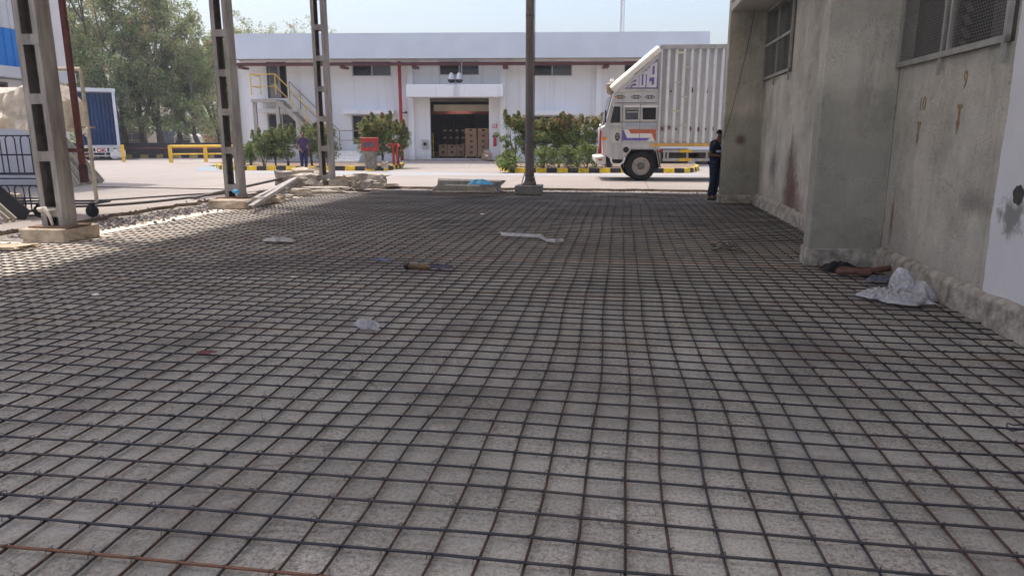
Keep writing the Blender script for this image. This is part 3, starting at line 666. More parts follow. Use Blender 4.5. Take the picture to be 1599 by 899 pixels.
tag(m.build('hanging_cable', BLACK), 'thin black cable hanging down across the far fin of the grey building', 'cable'); place(bpy.data.objects['hanging_cable'], (0, 0, 0), -TH)

# ------------------------------------------------------------------ white warehouse across the road
_d = ray(718, 248); FO = Vector((0, 0, EYE)) + _d * (38.5 / _d.y)      # door sill: the warehouse floor is raised above the road
FA = Frame(FO, R(2.0)); FB = Vector((FO.x, FO.y, 0)); FLOOR = FO.z
P = FA.pt
wh = thing('warehouse_building', 'long white two-storey warehouse with grey fascia facing the yard', 'building', FB, -FA.ang)
def rect(x0, y0, x1, y1, v=0.0):
    u0, zt = P(x0, y0, v); u1, zb = P(x1, y1, v); return (u0, u1, zb, zt)
uL = P(366, 200)[0]; uR = P(1120, 200)[0]
door = rect(670.5, 153, 764, 248); door = (door[0], door[1], FLOOR, door[3])
up = [rect(548.7, 95.5, 611, 119.3), rect(685, 95.2, 748.5, 117.6), rect(831, 95.4, 893.5, 118.9), rect(975, 95, 1040, 118)]
updoor = rect(414.5, 97, 450, 153.5)
lowr = [rect(417, 177.5, 464, 226), rect(548.7, 179.5, 613.8, 226), rect(831, 181, 895, 226), rect(985, 181, 1048, 226)]
Htop = P(700, 53)[1]; Hs = P(700, 93.5)[1]
m = M(); m.wall(uL, uR, 0, Hs + .1, [door, updoor] + up + lowr, 0, .3, 0); m.box(uL, uL + .3, .3, 22, 0, Hs + .1); m.box(uR - .3, uR, .3, 22, 0, Hs + .1)
m.build('wall', WHITE, wh)
OV = 1.25
ufl, uft = P(359, 91, -OV)[0], P(1107, 91, -OV)[0]; zf0 = P(700, 91, -OV)[1]; zf1 = P(700, 53.2, -OV)[1]
m = M(); m.box(ufl, uft, -OV, -OV + .12, zf0, zf1, 0); m.box(ufl, ufl + .12, -OV + .121, 22, zf0, zf1, 0); m.box(uft - .12, uft, -OV + .121, 22, zf0, zf1, 0)
for i in range(1, 9): u = ufl + (uft - ufl) * i / 9; m.box(u - .012, u + .012, -OV - .006, -OV - .001, zf0 + .02, zf1 - .02, 0)
m.build('fascia', FASCIA, wh)
m = M(); m.box(ufl + .13, uft - .13, -OV + .13, -.002, zf0 + .05, zf0 + .12); m.build('soffit', SOFFIT, wh)
m = M(); m.box(ufl, uft, -OV, 22, zf1 + .002, zf1 + .06); m.build('roof', FASCIA, wh)
for x in (373.5, 508, 643.5, 786, 933.5, 1080):
    u = P(x, 200)[0]; m = M(); m.box(u - .15, u + .15, -.25, -.002, 0, Hs + .05); m.build('pilaster', WHITE, wh, bevel=.01)
def fac_window(r_, hood=None, panes=2, deep=.14, lite=None):
    u0, u1, z0, z1 = r_; fr = M(); t_ = .05
    fr.box(u0 + .002, u1 - .002, deep - .06, deep, z0 + .002, z0 + t_); fr.box(u0 + .002, u1 - .002, deep - .06, deep, z1 - t_, z1 - .002)
    for i in range(panes + 1):
        u = u0 + t_ / 2 + .002 + (u1 - u0 - t_ - .004) * i / panes; fr.box(u - t_ / 2, u + t_ / 2, deep - .058, deep - .002, z0 + t_, z1 - t_)
    w_ = fr.build('window', ALU, wh)
    for i in range(panes):
        a_ = u0 + (u1 - u0) * i / panes + .03; b_ = u0 + (u1 - u0) * (i + 1) / panes - .03
        pn = M(); pn.box(a_, b_, deep - .03, deep - .02, z0 + .04, z1 - .04); pn.build('pane', GLASS2 if (lite or (i == 1 and panes == 2)) and lite != 0 else GLASS, w_)
    m_ = M(); m_.box(u0, u1, .31, .33, z0, z1); m_.build('backing', DARK, w_)
    if hood:
        h = M(); hu0, hu1, hz0, hz1 = hood; h.box(hu0, hu1, -.55, -.002, hz0, hz1); h.build('hood', WHITE, w_, bevel=.01)
for r_ in up: fac_window(r_)
for i, r_ in enumerate(lowr):
    h = (r_[0] - .3, r_[1] + .2, r_[3] + .02, r_[3] + .24); fac_window(r_, h, 2, .16, 0)
# upper door standing half open
u0, u1, z0, z1 = updoor; dr = M(); dr.box(u0 + .003, u0 + .06, .02, .1, z0, z1 - .06); dr.box(u1 - .06, u1 - .003, .02, .1, z0, z1 - .06); dr.box(u0 + .003, u1 - .003, .02, .1, z1 - .06, z1 - .003)
d_ = dr.build('door', mat('door_frame_brown', (.16, .14, .125), .6, 0, .2, 4), wh)
m = M(); m.box(u0 + .06, u0 + (u1 - u0) * .62, .12, .16, z0 + .02, z1 - .08); m.build('door_leaf', mat('door_leaf_taupe', (.30, .27, .25), .6, 0, .15, 3), d_)
m = M(); m.box(u0 + .02, u1 - .02, .35, .37, z0, z1); m.build('backing', DARK, d_)
m = M(); m.box(u0 + .16, u0 + .55, .1, .118, z1 - 1.1, z1 - .2); m.build('pane', GLASS2, d_)
# entrance canopy, shutter, interior
c0, c1 = P(634, 140, -1.3)[0], P(785.5, 140, -1.3)[0]; cz1, cz0 = P(710, 131.8, -1.3)[1], P(710, 151.6, -1.3)[1]
m = M(); m.box(c0, c1, -1.3, -.256, cz0, cz1); m.build('canopy', WHITE, wh, bevel=.015)
m = M(); u = P(712, 140, -1.3)[0]
m.add([(u - .16, -1.304, cz0 + .02), (u + .16, -1.304, cz0 + .02), (u + .1, -1.304, cz1), (u - .12, -1.304, cz1)], [(0, 1, 2, 3)]); m.build('canopy_stain', mat('rain_streak', (.62, .62, .63), .9, 0, .2, 9, streak=True, col2=(.78, .79, .8)), wh)
u0, u1, z0, z1 = door
m = M(); m.box(u0 + .02, u1 - .02, .1, .22, z1 - .16, z1 - .01); m.lathe([(.14, u0 + .03), (.14, u1 - .03)], (0, .45, z1 - .05), 'x', 14); m.build('roller_shutter', POSTD, wh)
m = M(); m.box(u0 + .05, u1 - .05, 1.2, 1.3, z1 - .65, z1 - .3); m.build('lintel', mat('cream_lintel', (.62, .55, .42), .8, 0, .1, 2), wh)
m = M(); m.box(u0 - 1, u1 + 1, 2.2, 2.4, z1 - .78, z1 - .45); m.build('beam', mat('red_beam', (.28, .09, .08), .6, 0, .15, 2), wh)
m = M(); U0, U1 = u0 - 7, u1 + 7
m.add([(U0, .3, FLOOR), (U1, .3, FLOOR), (U1, 18, FLOOR), (U0, 18, FLOOR)], [(0, 1, 2, 3)], 0); m.box(U0, U1, 18, 18.1, 0, Hs, 1); m.box(U0 - .1, U0, .3, 18, 0, Hs, 1); m.box(U1, U1 + .1, .3, 18, 0, Hs, 1)
m.build('interior', [mat('floor_grey', (.22, .21, .2), .7), mat('inner_wall', (.10, .10, .105), .9)], wh)
em = bpy.data.materials.new('tube_light'); em.use_nodes = True; eb = em.node_tree.nodes['Principled BSDF']; eb.inputs['Emission Color'].default_value = (1, .95, .85, 1); eb.inputs['Emission Strength'].default_value = 6.0
r_ = rect(700, 168.2, 734, 170, 2.1); m = M(); m.box(r_[0], r_[1], 2.06, 2.12, r_[2], r_[3]); m.build('tube_lamp', em, wh)
# driveway ramp
m = M(); ra = [P(630, 250)[0], P(785, 250)[0]]
m.prism([(-3.6, RZ + .004), (0.25, FLOOR - .004), (0.25, .0), (-3.6, .0)], ra[0], ra[1], 0, 'x'); struct(m.build('driveway', ROAD)); place(bpy.data.objects['driveway'], FB, -FA.ang)

def on_fac(o): return place(o, FB, -FA.ang)
# pipes along the facade
pz = P(700, 100, -1.0)[1]; m = M(); m.tube([(ufl + .1, -1.0, pz), (0, -1.0, pz), (P(1100, 100, -1)[0], -1.0, pz)], .085, 10)
o = thing('fire_pipe', 'long dark red pipe running under the warehouse eave', 'pipe', FB, -FA.ang)
m.build('pipe_run', DARKRED, o, smooth=True)
for x in (376, 535, 647, 789, 947, 1060):
    u = P(x, 102, -1.0)[0]; m = M(); m.box(u - .13, u + .13, -1.1, -.26, pz - .2, pz - .09); m.build('bracket', DARKRED, o)
m = M(); u = P(625, 150, -.4)[0]; zt = P(625, 96, -.4)[1]; m.tube([(u, -.4, .15), (u, -.4, zt)], .085, 10); o = on_fac(m.build('riser_pipe', RED, smooth=True)); tag(o, 'bright red vertical riser pipe on the white wall left of the entrance', 'pipe')
m = M(); zz = P(630, 176, -.4)[1]; m.tube([(u + .087, -.4, zz), (u + .26, -.4, zz)], .03, 8); m.lathe([(.07, u + .26), (.07, u + .33)], (0, -.4, zz), 'x', 12); m.build('valve', BLACK, o)
# lamp on the canopy
o = thing('flood_lamp', 'twin white flood lamp on top of the entrance canopy', 'lamp', FB, -FA.ang)
u, z = P(711, 124, -1.2); m = M(); m.tube([(u, -1.15, cz1), (u, -1.15, z + .2)], .05, 8); m.build('stem', STEEL, o)
for s_ in (-1, 1):
    m = M(); m.lathe([(.05, .2), (.13, .12), (.2, -.1), (.2, -.14)], (u + s_ * .2, -1.2, z + .12), 'z', 14); h = m.build('lamp_head', ALU, o); m = M(); m.lathe([(.18, -.12), (.18, -.22), (.1, -.3)], (u + s_ * .2, -1.2, z + .12), 'z', 14); m.build('lens', GLASS, h)
m = M(); m.tube([(u + .32, -1.1, z + .1), (u + .32, -1.1, z + 1.0)], .025, 6); m.build('conduit', STEEL, o)
# red sign with white lettering, extinguisher, switch
r_ = rect(769, 193.3, 776.5, 200, -.25); m = M(); m.box(r_[0], r_[1], -.29, -.26, r_[2], r_[3]); o = on_fac(tag(m.build('number_sign', RED), 'small red square number sign on the white wall right of the entrance', 'sign'))
tx = moved(text('S1', .26, .004, .8, bold=.012), ((r_[0] + r_[1]) / 2, -.295, (r_[2] + r_[3]) / 2)); tx.build('lettering', PAPER, o)
u, z = P(773, 222, -.1); o = thing('fire_extinguisher', 'red fire extinguisher hung beside the entrance under a dark triangle', 'extinguisher', FB, -FA.ang)
m = M(); m.lathe([(.02, .3), (.04, .27), (.085, .2), (.085, -.2), (.07, -.23)], (u, -.34, z), 'z', 14); m.build('cylinder', RED, o, smooth=True)
m = M(); m.prism([(u - .16, z + .25), (u + .16, z + .25), (u, z + .52)], -.28, -.262); m.build('warning_triangle', mat('dark_grey_sign', (.09, .09, .11), .6), o)
m = M(); m.bar((u - .02, -.36, z + .3), (u + .09, -.36, z + .33), .03, .02); m.tube([(u + .05, -.36, z + .28), (u + .13, -.4, z), (u + .1, -.4, z - .15)], .012, 6); m.build('hose', BLACK, o)
u, z = P(664, 225); m = M(); m.box(u - .17, u + .17, -.1, -.003, z - .22, z + .22, 0); m.lathe([(.09, -.14), (.09, -.1)], (u, 0, z), 'y', 12, 1); on_fac(tag(m.build('switch_box', [ALU, BLACK]), 'small grey switch box with a black knob left of the entrance', 'switch'))
# mast on the roof
o = thing('lattice_mast', 'thin lattice antenna mast standing on the warehouse roof', 'mast', FA.world(P(970, 60, 8)[0], 8, zf1 + .06), 0)
m = M(); hh = 6.0
for i in range(3): t_ = i * 2.094; m.tube([(math.cos(t_) * .16, math.sin(t_) * .16, 0), (math.cos(t_) * .1, math.sin(t_) * .1, hh)], .022, 5)
for i in range(22):
    for j in range(3): t0, t1 = j * 2.094, (j + 1) * 2.094; z = i * hh / 22; r0 = .16 - .06 * i / 22; m.tube([(math.cos(t0) * r0, math.sin(t0) * r0, z), (math.cos(t1) * r0, math.sin(t1) * r0, z + hh / 22)], .012, 4)
m.build('lattice', STEEL, o); m = M(); m.tube([(0, 0, 0), (0, 0, hh + .5)], .02, 5); m.build('rod', STEEL, o)

# ------------------------------------------------------------------ kerbs and planting beds
def kerb(pix, name, label_bed, back):
    pts = [G(x, y, RZ) for x, y in pix]; dense = []
    L = [0]
    for i in range(1, len(pts)): L.append(L[-1] + (pts[i] - pts[i - 1]).length)
    n_ = max(4, round(L[-1] / 0.44)); step = L[-1] / n_
    def at_(s_):
        for i in range(1, len(L)):
            if s_ <= L[i] + 1e-6: f_ = (s_ - L[i - 1]) / max(1e-6, L[i] - L[i - 1]); return pts[i - 1].lerp(pts[i], f_)
        return pts[-1]
    m = M(); P0 = [at_(i * step) for i in range(n_ + 1)]
    nrm = []
    for i in range(n_ + 1):
        d = (P0[min(i + 1, n_)] - P0[max(i - 1, 0)]).normalized(); nrm.append(Vector((-d.y, d.x, 0)))
    for i in range(n_):
        a, b, na_, nb_ = P0[i], P0[i + 1], nrm[i] * .2, nrm[i + 1] * .2; dn, u_ = Vector((0, 0, -RZ)), Vector((0, 0, .19))
        f0 = nrm[i] * .03; f1 = nrm[i + 1] * .03
        m.add([a + dn, b + dn, b + nb_ + dn, a + na_ + dn, a + u_ + f0, b + u_ + f1, b + nb_ + u_, a + na_ + u_], [(4, 5, 6, 7), (0, 1, 5, 4), (2, 3, 7, 6), (1, 2, 6, 5), (3, 0, 4, 7)], i % 2)
    struct(m.build('kerb', [KYEL, KBLK]))
    poly = [p + n * .19 for p, n in zip(P0, nrm)] + back
    bm = bmesh.new(); f = bm.faces.new([bm.verts.new((p.x, p.y, RZ + .15)) for p in poly]); bmesh.ops.triangulate(bm, faces=[f])
    bm.faces.ensure_lookup_table(); bm.normal_update()
    if bm.faces[0].normal.z < 0: bmesh.ops.reverse_faces(bm, faces=bm.faces)
    mm = M(); bm.verts.index_update(); mm.add([v.co for v in bm.verts], [[v.index for v in f.verts] for f in bm.faces]); bm.free()
    struct(mm.build('planting_ground', EARTH))
W_ = FA.world
kerb([(336, 261.5), (342, 264.5), (356, 266.2), (480, 266.5), (598, 266.8), (615, 265.3), (627, 262.5), (632.5, 259.5)], 'kerb', '', [W_(P(640, 250)[0], -.26, 0), W_(uL - .6, -.01, 0), W_(uL - .9, -1.5, 0)])
kerb([(777.5, 259), (777.5, 261.5), (781, 265.5), (790, 268.6), (803, 269.8), (940, 270.1), (1068, 270.3), (1082, 269.4), (1090, 267), (1092, 264)], 'kerb', '', [W_(P(1094, 250)[0] - .1, -.26, 0), W_(P(780, 250)[0] + .1, -.26, 0)])
# faded pale blue paint along the kerb and by the corner
def patch(name, pix, m_, z=RZ + .004):
    p = [G(x, y, z) for x, y in pix]; mm = M(); mm.add(p, [tuple(range(len(p)))[::-1]]); return struct(mm.build(name, m_))
PB = mat('faded_blue_road_paint', (0.27, 0.31, 0.35), .85, 0, .15, 1.5, col2=(.33, .305, .285), thr=(.35, .6)); PB2 = mat('blue_road_paint', (0.19, 0.28, 0.34), .85, 0, .1, 1.5, col2=(.32, .32, .32), thr=(.4, .75))
patch('road_marking', [(366, 267.4), (632, 267.8), (800, 271.2), (1090, 271.8), (1118, 274.8), (640, 274.2), (366, 271)], PB)
patch('road_marking', [(312, 261), (338, 260.2), (338, 264.5), (352, 267), (305, 266.2)], PB2)

# ------------------------------------------------------------------ shrubs
LEAFS = [leaf_material('shrub_leaf_dark', (0.062, 0.117, 0.039), (0.110, 0.180, 0.062)), leaf_material('shrub_leaf', (0.166, 0.249, 0.075), (0.265, 0.332, 0.124)), leaf_material('shrub_leaf_yellow', (0.229, 0.239, 0.094), (0.291, 0.270, 0.114)), leaf_material('shrub_leaf_red', (0.364, 0.156, 0.078), (0.442, 0.247, 0.117))]
def shrub(px, py, h, wid, seed, label, red=.25, n=1500, v=None, stems=4, low=.25):
    base = G(px, py, RZ + .15); t = thing('garden_shrub', label, 'shrub', base, 0, 'clipped garden shrubs in front of the warehouse')
    rr = random.Random(seed); cs = []; m = M()
    for i in range(stems):
        an = rr.uniform(0, 6.28); tip = Vector((math.cos(an) * wid * rr.uniform(.1, .33), math.sin(an) * wid * .3 * rr.random(), h * rr.uniform(.6, .92)))
        mid = tip * .45 + Vector((rr.uniform(-.06, .06), rr.uniform(-.06, .06), 0)); mid.z = tip.z * .5
        m.tube([(rr.uniform(-.06, .06), rr.uniform(-.05, .05), -.05), mid, tip], [.025, .018, .006], 5)
    m.build('stems', BARK, t)
    for i in range(46):
        z = low + (1 - low) * rr.random() ** .85; prof = math.sin(min(1, (z - low + .15) / .4) * math.pi / 2) * (1.1 if z < .7 else 1.1 - (z - .7) * 1.3) * rr.uniform(.8, 1.15)
        an = rr.uniform(0, 6.28); rad = wid / 2 * prof * math.sqrt(rr.random()); cs.append((math.cos(an) * rad, math.sin(an) * rad * .8, z * h * .96, rr.uniform(.15, .28)))
    for i in range(9):
        an = rr.uniform(0, 6.28); rad = wid * .46 * math.sqrt(rr.random()); zt_ = h * rr.uniform(.86, 1.12)
        for t_ in range(3): cs.append((math.cos(an) * rad, math.sin(an) * rad * .8, zt_ - t_ * .11, .07 + .03 * t_))
    V, Fc, idx, Pp, g = leaves(cs, int(n * 3.6) // len(cs), .2, .088, 4, seed, aspect=.5, flat=.2)
    zz = Pp[:, 2] / h; r_ = g.random(len(Fc)); mi = np.where(r_ < .3, 0, np.where(r_ < .8, 1, 2)); mi = np.where((g.random(len(Fc)) < .55 * red * np.clip((zz - .62) * 3.2, 0, 1)), 3, mi)
    quads('foliage', V, Fc, mi, LEAFS, t); return t
shrub(392, 258.0, .95, .55, 1, 'small pale shrub at the left corner of the white warehouse', .1, 700)
shrub(382, 257.5, .8, .4, 21, 'leftmost thin shrub by the corner of the white warehouse', .1, 500)
shrub(413, 259.5, 1.5, .95, 2, 'dark green shrub between the two staircase posts', .1)
shrub(430, 259.0, 1.55, .8, 22, 'dark green shrub right behind the inner staircase post', .1)
shrub(450, 259.5, 1.7, 1.1, 3, 'green shrub just left of the walking person', .2)
shrub(487, 259.5, 1.75, 1.2, 4, 'green shrub just right of the walking person', .2)
shrub(513, 259.5, 1.7, .8, 5, 'green shrub behind the farthest lattice post, left of the white steps', .3)
shrub(578, 259.0, 2.0, .95, 6, 'yellowish shrub directly behind the red hose box', .4, 1700)
shrub(598, 258.5, 2.25, 1.25, 7, 'tall shrub between the red hose box and the red hydrant', .4, 2000)
shrub(622, 257.8, 1.9, 1.0, 8, 'shrub behind the red hydrant beside the warehouse entrance', .4, 1700)
shrub(804, 260.5, 2.25, 1.35, 9, 'bushy shrub at the left end of the row right of the entrance', .35, 2200)
shrub(822, 260.5, 2.15, 1.0, 29, 'bushy shrub half hidden behind the round steel pole', .45, 1700)
shrub(846, 261, 2.05, 1.25, 10, 'tall shrub just right of the round steel pole', .55, 2000)
shrub(873, 261, 2.15, 1.25, 11, 'tall red tipped shrub in the middle of the row right of the pole', .75, 2000)
shrub(902, 261, 2.15, 1.3, 12, 'tall dark shrub second from the truck in the row', .65, 2000)
shrub(930, 261, 2.2, 1.2, 13, 'tall red tipped shrub right against the truck front', .8, 2000)
shrub(953, 260.5, 2.1, 1.1, 14, 'tall shrub partly hidden behind the truck cab', .7, 1400)
for i, (x, hh, lb) in enumerate(((791, .6, 'low bush at the kerb curve right of the entrance'), (850, .8, 'low bush in front of the tall row, right of the pole'), (886, .85, 'low spreading bush in the middle of the row'), (915, .95, 'low yellow green bush nearest the truck bumper'))):
    shrub(x, 264.0, hh, 1.05, 40 + i, lb, .1, 700, low=.08)

# ------------------------------------------------------------------ outside staircase
stair = thing('steel_staircase', 'steel outside staircase with yellow railings up to the upper door', 'staircase', FB, -FA.ang)
VF = -1.25
uA, zL = P(392, 155.5, VF); uB = P(433, 155.5, VF)[0]
m = M(); m.box(uA, uB, VF, -.02, zL - .05, zL); m.box(uA, uB, VF - .03, VF - .002, zL - .14, zL + .02); m.build('landing', TANST, stair)
for x0 in (399, 434.5):
    u = P(x0, 200, VF)[0]; m = M(); m.box(u - .09, u + .09, VF + .05, VF + .2, RZ, zL - .06); m.box(u - .16, u + .16, VF - .02, VF + .28, RZ + .1, RZ + .17); m.build('support_post', TANST, stair)
uC, zP = P(521, 236, VF); NS = 12
for vv in (VF, -.34): m = M(); m.bar((uB, vv, zL - .12), (uC, vv, zP - .1), .05, .24); m.build('stringer', TANST, stair)
for i in range(NS):
    f_ = (i + .5) / NS; u = uB + (uC - uB) * f_; z = zL + (zP - zL) * (i + 1) / (NS + 1); m = M(); m.box(u - .16, u + .13, VF + .03, -.37, z - .03, z); m.build('tread', TANST, stair)
uD = P(566, 236, VF)[0]
m = M(); m.box(uC, uD, -1.3, -.26, RZ, zP); m.build('platform', STONE, stair)
for i in range(4): z = zP - (zP - RZ) * (i + 1) / 5; m = M(); m.box(uC + .1, uD, -1.3 - (i + 1) * .3, -1.302 - i * .3, RZ, z); m.build('step', STONE, stair, bevel=.01)
def rail_run(pts, posts, m_, mid=.5):
    m = M(); m.tube(pts, .026, 6); m.tube([Vector(p) - Vector((0, 0, mid)) for p in pts], .022, 6); m.build('railing', m_, stair)
    for p in posts: m = M(); m.tube([Vector(p), Vector(p) - Vector((0, 0, 1.02))], .024, 6); m.build('railing_post', m_, stair)
RH = 1.25
rail_run([(uA + .05, -.05, zL + RH), (uA + .05, VF, zL + RH), (uB - .03, VF, zL + RH), (uC, VF, zP + .95)], [(uA + .05, VF, zL + RH), (uA + .55, VF, zL + RH), (uB - .05, VF, zL + RH)] + [(uB + (uC - uB) * f_, VF, zL + RH + (zP + .95 - zL - RH) * f_) for f_ in (.28, .52, .78, 1)], YEL, .6)
BR = mat('brown_rail', (.32, .22, .14), .6, 0, .2, 5)
rail_run([(uB + .35, -.34, zL + .95), (uC + .1, -.34, zP + 1.05), (uD + .3, -.34, zP + 1.05)], [(uB + .35, -.34, zL + .95), (uB + .9, -.34, zL + .55), (uB + 1.9, -.34, zL - .25), (uC + .1, -.34, zP + 1.03), (uD - .2, -.34, zP + 1.03)], BR)

# ------------------------------------------------------------------ hose box, hydrant
b0 = G(577, 262, RZ + .15); t = thing('hose_box', 'red fire hose box with two round windows on a stone pedestal', 'hose box', b0)
def atp(px, py, Y):
    d = ray(px, py); s_ = Y / d.y; return (d.x * s_ - b0.x, EYE + d.z * s_ - b0.z)
x0, z1 = atp(564.5, 216.5, b0.y); x1, z0 = atp(590.5, 236, b0.y)
m = M(); m.box(x0, x1, -.18, .18, z0, z1); m.box(x0 - .03, x1 + .03, -.22, .2, z1 + .001, z1 + .04); m.build('box', RED, t, bevel=.01)
for k_ in (.28, .68):
    cx = x0 + (x1 - x0) * k_; m = M(); m.lathe([(.02, -.2), (.12, -.2), (.12, -.182)], (cx, 0, (z0 + z1) / 2), 'y', 18); m.build('round_window', GLASS2, t)
m = M(); m.box((x0 + x1) / 2 - .012, (x0 + x1) / 2 + .012, -.19, -.181, z0 + .03, z1 - .03); m.build('door_seam', DARKRED, t)
m = M(); m.box(x0 + .12, x0 + .60, -.2, .2, -.05, z0); m.build('pedestal', mat('dark_stone', (.12, .10, .08), .95, 0, .3, 9, .8, 14, col2=(.30, .26, .21)), t, bevel=.05, seg=2)
h0 = G(615, 259.0, RZ + .15); t = thing('fire_hydrant', 'red double fire hydrant pipes beside the shrubs left of the entrance', 'hydrant', h0)
m = M(); m.tube([(0, 0, -.05), (0, 0, .95)], .055, 10); m.build('standpipe', RED, t); m = M(); m.tube([(-.22, 0, .98), (.22, 0, .98)], .05, 10); m.tube([(.17, 0, 0), (.17, 0, .98)], .05, 8); m.tube([(-.22, 0, .98), (-.28, -.1, .86)], .05, 8); m.tube([(.22, 0, .98), (.28, -.1, .86)], .05, 8); m.build('outlet', RED, t)
m = M(); m.tube([(0, 0, 1.04), (0, 0, 1.16)], .02, 6); m.lathe([(.12, 1.15), (.13, 1.165), (.12, 1.18)], (0, 0, 0), 'z', 14); m.build('handwheel', DARKRED, t)
rb = rock(91, .26, .24, .26); o = place(rb.build('stone_block', CONC), G(601, 262.5, RZ + .15)); tag(o, 'small pale stone block in the bed between hose box and hydrant', 'stone')

# ------------------------------------------------------------------ cartons and pallets inside the entrance
def carton(u, v, z, w_, d_, h_, label, group, tone=None):
    t = thing('carton', label, 'carton', W_(u, v, z), -FA.ang, group)
    m = M(); m.box(-w_ / 2, w_ / 2, 0, d_, 0, h_); m.build('box', tone or CARTON, t, bevel=.008)
    m = M(); m.box(-w_ / 2 + .01, w_ / 2 - .01, -.003, -.0005, h_ * .46, h_ * .54); m.build('tape', CARTOND, t)
    m = M(); m.box(-.07, .09, -.006, -.0035, h_ * .5, h_ * .5 + .1); m.build('paper_label', BLACK if h_ < .36 else PAPER, t)
names = ['lowest', 'second lowest', 'middle', 'second highest', 'topmost']
V1 = .9; zf = FLOOR + .12
for ci, (xa, xb, cn) in enumerate(((726.5, 745, 'left'), (746, 763.5, 'right'))):
    ua, ub = P(xa, 230, V1)[0], P(xb, 230, V1)[0]; zt = P(740, 200.5, V1)[1]; hh = (zt - zf) / 5
    for k in range(5): carton((ua + ub) / 2 + rnd.uniform(-.015, .015), V1 + rnd.uniform(-.02, .02), zf + k * hh, ub - ua - .02, .6, hh - .006, f'{names[k]} brown carton of the {cn} column in the tall doorway stack', 'cartons in the tall stack')
V2 = 1.5; xs = [685, 698.5, 712.5, 725.5]
for ci, cn in enumerate(('left', 'middle', 'right')):
    ua, ub = P(xs[ci], 235, V2)[0], P(xs[ci + 1], 235, V2)[0]; zt = P(700, 226, V2)[1]; hh = (zt - zf) / 2
    for k in range(2): carton((ua + ub) / 2, V2 + rnd.uniform(-.02, .02), zf + k * hh, ub - ua - .02, .6, hh - .006, f'{("bottom", "top")[k]} carton in the {cn} column of the low doorway stack', 'cartons in the low stack')
V3 = 4.5; DIM = mat('dim_carton', (.17, .13, .10), .9, 0, .2, 2)
for ci in range(4):
    for k in range(4):
        ua, ub = P(690 + ci * 9.5, 220, V3)[0], P(699 + ci * 9.5, 220, V3)[0]; carton((ua + ub) / 2, V3 + rnd.uniform(-.05, .05), FLOOR + .005 + k * .42, ub - ua - .04, .5, .41, 'dim carton in the dark stack deep inside the doorway', 'dim cartons deep inside', DIM)
GREYB = mat('grey_crate_sheet', (.15, .15, .165), .6, 0, .2, 2)
for i, (xa, xb, ya, lb) in enumerate(((688, 708, 180, 'left tall grey cabinet deep in the dark warehouse'), (712, 737, 178, 'wide grey cabinet deep in the dark warehouse, behind the tall stack'), (741, 762, 178, 'right grey cabinet deep in the dark warehouse'))):
    ua, zt = P(xa, ya, 7.5); ub = P(xb, ya, 7.5)[0]; t = thing('storage_cabinet', lb, 'cabinet', W_((ua + ub) / 2, 7.5, FLOOR), -FA.ang, 'grey cabinets inside')
    m = M(); m.box(-(ub - ua) / 2, (ub - ua) / 2, 0, .6, 0, zt - FLOOR); m.build('body', GREYB, t, bevel=.02)
    m = M(); m.box(-.01, .01, -.012, -.001, .1, zt - FLOOR - .1); m.build('door_seam', BLACK, t)
for (xa, xb, vv, lb) in ((726, 764.5, V1, 'timber pallet under the tall carton stack'), (684.5, 726, V2, 'timber pallet under the low carton stack')):
    ua, ub = P(xa, 240, vv)[0], P(xb, 240, vv)[0]; t = thing('pallet', lb, 'pallet', W_((ua + ub) / 2, vv, FLOOR), -FA.ang, 'timber pallets'); w2 = (ub - ua) / 2
    m = M(); m.box(-w2, w2, -.03, .7, .09, .118); m.build('deck', TIMB, t)
    for xx in (-w2 + .06, 0, w2 - .06): m = M(); m.box(xx - .05, xx + .05, -.03, .7, 0, .089); m.build('block', TIMB, t)
u, z = P(674.5, 247, .7); t = thing('yellow_barrier', 'narrow yellow ladder shaped barrier inside the left door jamb', 'barrier', W_(u, .7, FLOOR), -FA.ang)
m = M()
for s_ in (-.09, .09): m.tube([(s_, 0, 0), (s_, 0, 1.35)], .02, 6)
m.build('uprights', YEL, t); m = M()
for i in range(4): m.tube([(-.09, 0, .2 + i * .36), (.09, 0, .2 + i * .36)], .018, 6)
m.build('rungs', YEL, t)
carton(P(760, 245, -.5)[0], -.7, FLOOR - .05, .5, .4, .38, 'open brown carton standing just outside the doorway', 'loose carton')
